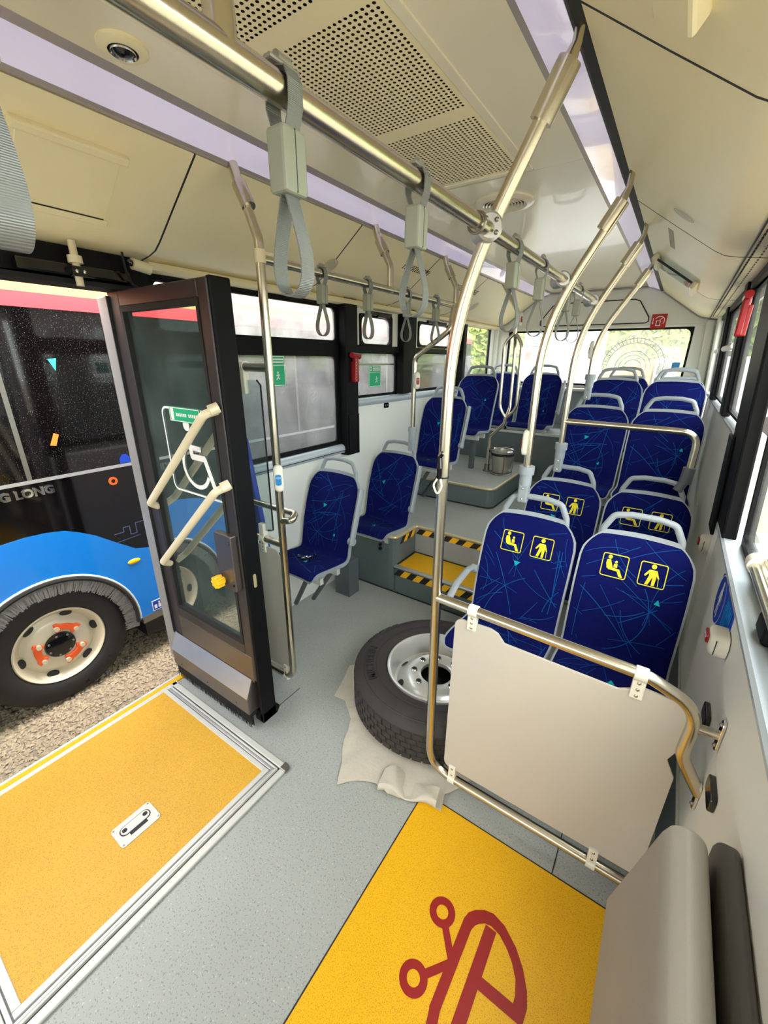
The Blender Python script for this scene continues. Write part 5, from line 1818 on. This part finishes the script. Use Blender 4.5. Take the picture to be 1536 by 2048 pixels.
part('port', MB().box(XL + .006, XL + .0075, 3.02, 3.033, 1.366, 1.381), 'steel_dull', us)
part('port', MB().box(XL + .006, XL + .0075, 3.046, 3.059, 1.366, 1.381), 'steel_dull', us)

# driver-side arm visible through the shield: dark seat belt strap by the left wall
SB = thing('padded_support', 'grey and dark blue padded support behind the clear shield', 'support', (-1.75, 1.34, .75))
part('post', MB().box(-1.84, -1.78, 1.33, 1.36, .62, 1.36).map(lambda x, y, z: (x + (1.36 - z) * .16, y, z)), 'blue_sign', SB, bevel=.006)
part('pad', MB().prism(rrect(-1.93, -1.80, 1.10, 1.37, .03), 1, 1.30, 1.335), 'seat_grey', SB, bevel=.008)

# ================================================================== outside
GZ = -.36
GD = struct('ground', 'pale gravel yard outside the bus')
part('gravel_bed', MB().box(-40, 40, -25, 60, GZ - .3, GZ), 'gravel', GD)
def stones():
    r = random.Random(3)
    mb = MB()
    base = [(1, 0, 0), (-1, 0, 0), (0, 1, 0), (0, -1, 0), (0, 0, 1), (0, 0, -1)]
    fs = ((0, 2, 4), (2, 1, 4), (1, 3, 4), (3, 0, 4), (2, 0, 5), (1, 2, 5), (3, 1, 5), (0, 3, 5))
    for _ in range(9000):
        x, y = r.uniform(-3.3, -2.1), r.uniform(-.4, 1.5)
        s = r.uniform(.006, .017)
        q = Matrix.Rotation(r.uniform(0, 6.3), 3, 'Z') @ Matrix.Rotation(r.uniform(-.6, .6), 3, 'X')
        k = len(mb.v)
        for b in base:
            v = q @ Vector((b[0] * s * r.uniform(.8, 1.3), b[1] * s * r.uniform(.6, 1.1), b[2] * s * r.uniform(.5, .8)))
            mb.v.append((x + v.x, y + v.y, GZ + s * .3 + v.z))
        mb.f += [tuple(k + i for i in f) for f in fs]
    return mb
part('loose_stones', stones(), 'gravel_stone', GD, kind='stuff')

# ---- neighbouring bus
NX = -2.84
NB = thing('parked_bus', 'black and blue bus parked alongside the open door', 'bus', (-4.0, 2.0, GZ))
ny0, ny1 = -4.0, 6.6
wy, wz, ar = .62, .045, .46
def side_poly(top, z0=-.02):
    A = arc(wy, wz, ar, 180 + 8, -8, 24)
    A = [p for p in A if p[1] >= z0 - .06]
    return [(ny0, z0)] + A + [(ny1, z0)] + top
def skin(poly, x0, x1):
    me = bpy.data.meshes.new('skin')
    bm = bmesh.new()
    vs_ = [bm.verts.new((x1, p[0], p[1])) for p in poly]
    f = bm.faces.new(vs_)
    r_ = bmesh.ops.extrude_face_region(bm, geom=[f])
    bmesh.ops.translate(bm, vec=(x0 - x1, 0, 0), verts=[v for v in r_['geom'] if isinstance(v, bmesh.types.BMVert)])
    bmesh.ops.triangulate(bm, faces=[q for q in bm.faces if len(q.verts) > 4])
    bmesh.ops.recalc_face_normals(bm, faces=bm.faces)
    L = wloc(NB)
    for v in bm.verts:
        v.co -= L
    bm.to_mesh(me)
    bm.free()
    return me
link('side_panel', skin(side_poly([(ny1, 1.09), (ny0, 1.09)]), NX - .05, NX), 'bus_black', NB)
wave = [(ny1, .47), (1.8, .475), (1.45, .475), (1.28, .482), (1.15, .52), (1.05, .598), (.94, .69), (.86, .74), (.79, .775), (.70, .792), (.60, .797), (.49, .79), (.30, .755), (.05, .68), (-.3, .56), (-.8, .47), (ny0, .45)]
link('blue_skirt', skin(side_poly(wave, -.01), NX, NX + .004), 'bus_blue', NB)['label'] = 'bright blue wave shaped skirt'
part('side_glass', MB().box(NX - .04, NX - .002, ny0, ny1, 1.105, 1.985), 'dusty', NB)
part('belt_trim', MB().box(NX - .01, NX + .006, ny0, ny1, 1.088, 1.106), 'alu', NB)
for yy in (.70, 1.245, 2.75, 4.2, 5.7):
    part('window_divider', MB().box(NX - .01, NX + .003, yy - .011, yy + .011, 1.106, 1.985), 'steel_dull', NB)
part('red_band', MB().box(NX - .05, NX + .001, ny0, ny1, 1.985, 2.058), 'bus_red', NB)
part('orange_band', MB().box(NX - .06, NX, ny0, ny1, 2.058, 2.135), 'bus_orange', NB)
part('roof', MB().prism([(NX - .06, 2.135), (NX - .09, 2.24), (NX - .25, 2.33), (-5.1, 2.33), (-5.25, 2.1), (-5.3, -.05), (NX - .6, -.05), (NX - .6, 1.0), (NX - .05, 1.0)], 1, ny0, ny1), 'bus_roof', NB)
part('wheel_house', MB().box(NX - .58, NX - .5, wy - .6, wy + .6, -.1, .6), 'groove', NB)
part('underbody_shade', MB().box(-5.1, NX - .1, wy + .52, ny1, -.24, -.03).box(-5.1, NX - .1, ny0, wy - .52, -.24, -.03).box(-5.1, NX - .5, wy - .52, wy + .52, -.24, -.03), 'groove', NB)  # dark boxes added to deepen the shade on the gravel beneath
part('arch_lip', MB().tube([(NX + .006, wy + (ar + .004) * math.cos(math.radians(a)), wz + (ar + .004) * math.sin(math.radians(a))) for a in range(-6, 187, 6)], .008, 8), 'alu_white', NB, smooth=True)
part('arch_rubber', MB().tube([(NX + .004, wy + (ar - .015) * math.cos(math.radians(a)), wz + (ar - .015) * math.sin(math.radians(a))) for a in range(-8, 189, 6)], .016, 8), 'black_rubber', NB, smooth=True)
bm_ = MB()
for k in range(420):
    a = math.radians(-12 + 204 * k / 419)
    j = rnd.uniform(-.02, .02)
    r0 = ar - .01
    r1 = ar - .095 + rnd.uniform(-.010, .008)
    w_ = .0035
    y0_, z0_ = wy + r0 * math.cos(a), wz + r0 * math.sin(a)
    y1_, z1_ = wy + r1 * math.cos(a + j), wz + r1 * math.sin(a + j)
    tx, tz = -math.sin(a) * w_, math.cos(a) * w_
    xo = NX + .008 + rnd.uniform(-.004, .004)
    bm_.quad((xo, y0_ - tx, z0_ - tz), (xo, y0_ + tx, z0_ + tz), (xo + .004, y1_ + tx, z1_ + tz), (xo + .004, y1_ - tx, z1_ - tz))
part('arch_brush', bm_, 'brush', NB, kind='stuff')
part('skirt_edge', MB().box(NX - .03, NX + .012, wy + ar + .01, ny1, -.055, -.005), 'steel_dull', NB)
part('marker_lamp', MB().sphere((NX + .006, 1.12, .437), .01, 16, 10, (.9, 4.2, 1.7)), 'yellow_knob', NB, smooth=True, label='amber oval marker lamp')
ic = part('fuel_icon', MB().box(NX + .004, NX + .006, 1.172, 1.245, .005, .085), 'white', NB)
part('icon_print', flat([rrect(1.177, 1.24, .01, .08, .004)], lambda a, b: (NX + .0068, a, b)), 'blue_sign', ic)
part('icon_print', flat([[(1.185, .02), (1.205, .02), (1.205, .05), (1.185, .05)], [(1.212, .02), (1.232, .02), (1.228, .052), (1.216, .052)], disc_poly(1.222, .062, .007)], lambda a, b: (NX + .0074, a, b)), 'white', ic)
text_part('lettering', 'KING LONG', .064, lambda x, y, z: (NX + .004 + z, .79 + x, 1.018 + y), 'chrome', NB, .004, .0028, center=False)
for o in NB.children:
    if o.name.startswith('lettering'):
        me = o.data
        mxx = max(v.co.y for v in me.vertices) + wloc(NB).y
        for v in me.vertices:
            v.co.y += .795 - mxx
part('wheel_nut_ring', MB().lathe([(.012, 0), (.026, 0), (.026, .006), (.012, .006)], (NX, 1.105, 1.01), 0, 20), 'lug_orange', NB)
pl = line_polys([(1.04, .66), (1.10, .66), (1.10, .69), (1.14, .69), (1.14, .63), (1.18, .63), (1.18, .70), (1.23, .70)], .006) + line_polys([(1.25, .60), (1.25, .72), (1.34, .72)], .006) + line_polys([(1.02, .60), (1.2, .61)], .005) + line_polys(arc(1.33, .55, .07, 80, 190, 10), .006) + line_polys([(1.3, .66), (1.36, .66)], .006)
part('line_print', flat(pl, lambda a, b: (NX + .002, a, b)), 'line_print', NB, label='faint outline drawing printed on the side')
part('pennant', MB().prism([(.925, 1.735), (.965, 1.74), (.95, 1.675)], 0, NX - .002, NX + .002), 'teal_sticker', NB)
part('orange_grip', MB().prism([(.835, 1.28), (.86, 1.275), (.885, 1.335), (.865, 1.345)], 0, NX - .002, NX + .006), 'vehicle_orange', NB)
part('window_badge', MB().prism([(1.17, 1.11), (1.24, 1.11), (1.235, 1.14), (1.215, 1.165), (1.19, 1.165), (1.172, 1.14)], 0, NX - .002, NX + .002), 'blue_sign', NB)
# its front wheel
WH = part('wheel', MB().lathe([(r_, h - .19) for r_, h in ((.24, .16), (.255, .178), (.29, .188), (.335, .188), (.375, .175), (.398, .152), (.406, .13), (.406, -.04), (.38, -.06), (.24, -.05))], (NX - .01, wy, wz), 0, 64), 'tire_dark', NB, smooth=True)
part('rim', MB().lathe([(.243, -.02), (.246, -.008), (.240, -.002), (.232, -.008), (.224, -.03), (.212, -.045), (.196, -.062), (.17, -.045), (.155, -.033), (.085, -.030), (.08, -.034)], (NX - .02, wy, wz), 0, 56), 'rim_cream', WH, smooth=True)
part('hub', MB().lathe([(.082, -.04), (.078, -.018), (.055, -.012), (.0, -.010)], (NX - .02, wy, wz), 0, 32), 'black_gloss', WH, smooth=True)
def wring(x, y, z, R0=.325, a0=-62):
    t = math.radians(a0) + x / R0
    return (NX - .0105 + z * .5, wy + (R0 - y) * math.cos(t), wz + (R0 - y) * math.sin(t))
text_part('lettering', 'MICHELIN', .05, wring, 'tire_letter', WH, .002, .001)
for k in range(7):
    t = math.radians(51.4 * k + 100)
    part('hub_bolt', MB().sphere((NX - .036, wy + .066 * math.cos(t), wz + .066 * math.sin(t)), .008, 8, 6, (.6, 1, 1)), 'steel_dull', WH)
for k in range(6):
    t = math.radians(60 * k + 8)
    mb = MB()
    c_ = Vector((NX - .071, wy + .200 * math.cos(t), wz + .200 * math.sin(t)))
    rd_ = Vector((.30, math.cos(t), math.sin(t))).normalized()
    tg = Vector((0, -math.sin(t), math.cos(t)))
    mb.quad(*[tuple(c_ + Vector((.006, 0, 0)) + rd_ * (.021 * math.cos(a)) + tg * (.034 * math.sin(a))) for a in [2 * math.pi * i / 18 for i in range(18)]])
    part('hand_hole', mb, 'groove', WH)
for k in range(3):
    a0 = 32 + 120 * k
    mb = MB()
    r_ = .118
    pts_ = []
    for s_ in range(9):
        t = math.radians(a0 + 62 * s_ / 8)
        wd = .030 if s_ in (0, 1, 7, 8) else .019
        pts_.append((t, wd))
    inn = [(wy + (r_ - w_) * math.cos(t), wz + (r_ - w_) * math.sin(t)) for t, w_ in pts_]
    ou = [(wy + (r_ + w_) * math.cos(t), wz + (r_ + w_) * math.sin(t)) for t, w_ in pts_]
    mb.prism(inn + ou[::-1], 0, NX - .052, NX - .034)
    lk = part('lug_lock', mb, 'lug_orange', WH, bevel=.003, label='orange wheel nut locking link')
    for s_ in range(2, 7):
        t = math.radians(a0 + 62 * s_ / 8)
        mb2 = MB().tube([(NX - .033, wy + (r_ - .013) * math.cos(t), wz + (r_ - .013) * math.sin(t)), (NX - .033, wy + (r_ + .013) * math.cos(t), wz + (r_ + .013) * math.sin(t))], .003, 6)
    for s_ in (.5, 7.5):
        t = math.radians(a0 + 62 * s_ / 8)
        part('wheel_nut', MB().tube([(NX - .045, wy + r_ * math.cos(t), wz + r_ * math.sin(t)), (NX - .02, wy + r_ * math.cos(t), wz + r_ * math.sin(t))], .014, 10), 'rim_cream', WH, smooth=True)

# ---- behind the bus
CT = thing('white_container', 'white box container standing behind the rear window', 'container', (-2.75, 12.5, GZ))
part('body', MB().box(-3.5, -2.0, 11.5, 14.5, GZ, 2.85), 'container_white', CT)
for xx in (-3.46, -2.75, -2.04):
    part('rib', MB().box(xx - .03, xx + .03, 11.46, 11.5, GZ, 2.85), 'container_white', CT)
part('roof_rail', MB().box(-3.5, -2.0, 11.44, 11.5, 2.1, 2.14), 'wall_grey', CT)
part('red_plate', MB().box(-3.42, -3.28, 11.44, 11.47, 1.75, 1.95), 'red_sign', CT)
VH = thing('orange_truck', 'small orange and white truck parked behind the rear window', 'truck', (-1.2, 16.5, GZ))
part('cab', MB().prism([(-.72, .5), (-.12, .5), (-.12, 1.45), (-.35, 1.85), (-.72, 1.85)], 1, 16.0, 17.6), 'container_white', VH, bevel=.05)
part('windscreen', MB().box(-.66, -.36, 15.98, 16.0, 1.35, 1.7), 'black_gloss', VH)
part('bed', MB().prism([(-2.1, .6), (-.78, .6), (-.78, 1.78), (-2.1, 1.45)], 1, 16.0, 17.6), 'vehicle_orange', VH, bevel=.03)
part('chassis', MB().box(-2.1, -.12, 16.1, 17.5, .15, .55), 'black_trim', VH)
for xx in (-1.75, -.5):
    part('wheel', MB().lathe([(.0, 0), (.3, 0), (.36, .05), (.36, .2), (.3, .25)], (xx, 16.0, GZ + .36), 1, 20), 'tire_dark', VH, smooth=True)
VB = thing('white_van', 'white van at the right of the rear window view', 'van', (1.3, 17.0, GZ))
part('body', MB().prism([(.0, .1), (3.0, .1), (3.0, 1.9), (.2, 1.9), (.0, 1.5)], 1, 16.2, 18.2), 'container_white', VB, bevel=.08)
part('side_window', MB().box(.35, .9, 16.17, 16.2, 1.3, 1.75), 'blue_button', VB)
for xx in (.5, 2.4):
    part('wheel', MB().lathe([(.0, 0), (.28, 0), (.34, .05), (.34, .2), (.28, .25)], (xx, 16.18, GZ + .36), 1, 20), 'tire_dark', VB, smooth=True)

def crown(c, rx, ry, rz, n, seed, size):
    r = random.Random(seed)
    mb = MB()
    for _ in range(n):
        while True:
            v = Vector((r.uniform(-1, 1), r.uniform(-1, 1), r.uniform(-1, 1)))
            if .55 < v.length < 1:
                break
        p = Vector((c[0] + v.x * rx, c[1] + v.y * ry, c[2] + v.z * rz))
        a = Vector((r.uniform(-1, 1), r.uniform(-1, 1), r.uniform(-1, 1))).normalized() * size * r.uniform(.6, 1.3)
        b = a.orthogonal().normalized() * size * r.uniform(.3, .6)
        mb.quad(tuple(p - a), tuple(p + b), tuple(p + a), tuple(p - b))
    return mb
def tree(label, x, y, rx, rz, h, seed, m):
    t = thing('leafy_tree', label, 'tree', (x, y, GZ), group='pale green trees behind the yard')
    part('trunk', MB().tube([(x, y, GZ), (x + .1, y, h * .4), (x, y, h * .7)], [.18, .14, .08], 8), 'bark', t, smooth=True)
    part('crown', crown((x, y, h), rx, rx * .7, rz, 2600, seed, .28), m, t, kind='stuff')
for i, (x, y, rx, rz, h, m, lb) in enumerate((
    (-12.5, 22, 1.9, 2.6, 2.6, 'leaf', 'pale tree far to the left behind the corner window'),
    (-8.6, 23, 1.7, 2.8, 3.0, 'leaf_light', 'pale tree left of the white container'),
    (-4.8, 24, 1.75, 3.0, 3.2, 'leaf', 'pale tree showing above the white container'),
    (-1.4, 23, 1.7, 2.8, 3.0, 'leaf_light', 'pale tree behind the orange truck'),
    (2.2, 24, 1.75, 3.0, 3.2, 'leaf', 'pale tree behind the white van'),
    (6.2, 23, 1.7, 2.8, 2.8, 'leaf_light', 'pale tree right of the white van'))):
    tree(lb, x, y, rx, rz, h, 20 + i, m)
HB = part('bank', MB().prism([(20, GZ), (30, 5.5), (40, 6.0), (40, GZ)], 0, -40, 30), 'leaf', None)
HB.name = 'grass_bank'
HB['kind'] = 'structure'
HB['label'] = 'pale green bank rising behind the trees'
gm = MB()
rg = random.Random(9)
for _ in range(7000):
    x, y = rg.uniform(-14, 8), rg.uniform(18.6, 20.8)
    h = rg.uniform(.5, 1.5)
    dx = rg.uniform(-.25, .25)
    w_ = rg.uniform(.02, .05)
    gm.quad((x - w_, y, GZ), (x + w_, y, GZ), (x + dx, y + rg.uniform(-.2, .2), GZ + h))
GS = part('tall_grass', gm, 'dry_grass', None)
tag(GS, 'strip of tall dry yellow grass behind the parked vehicles', 'grass', kind='stuff')
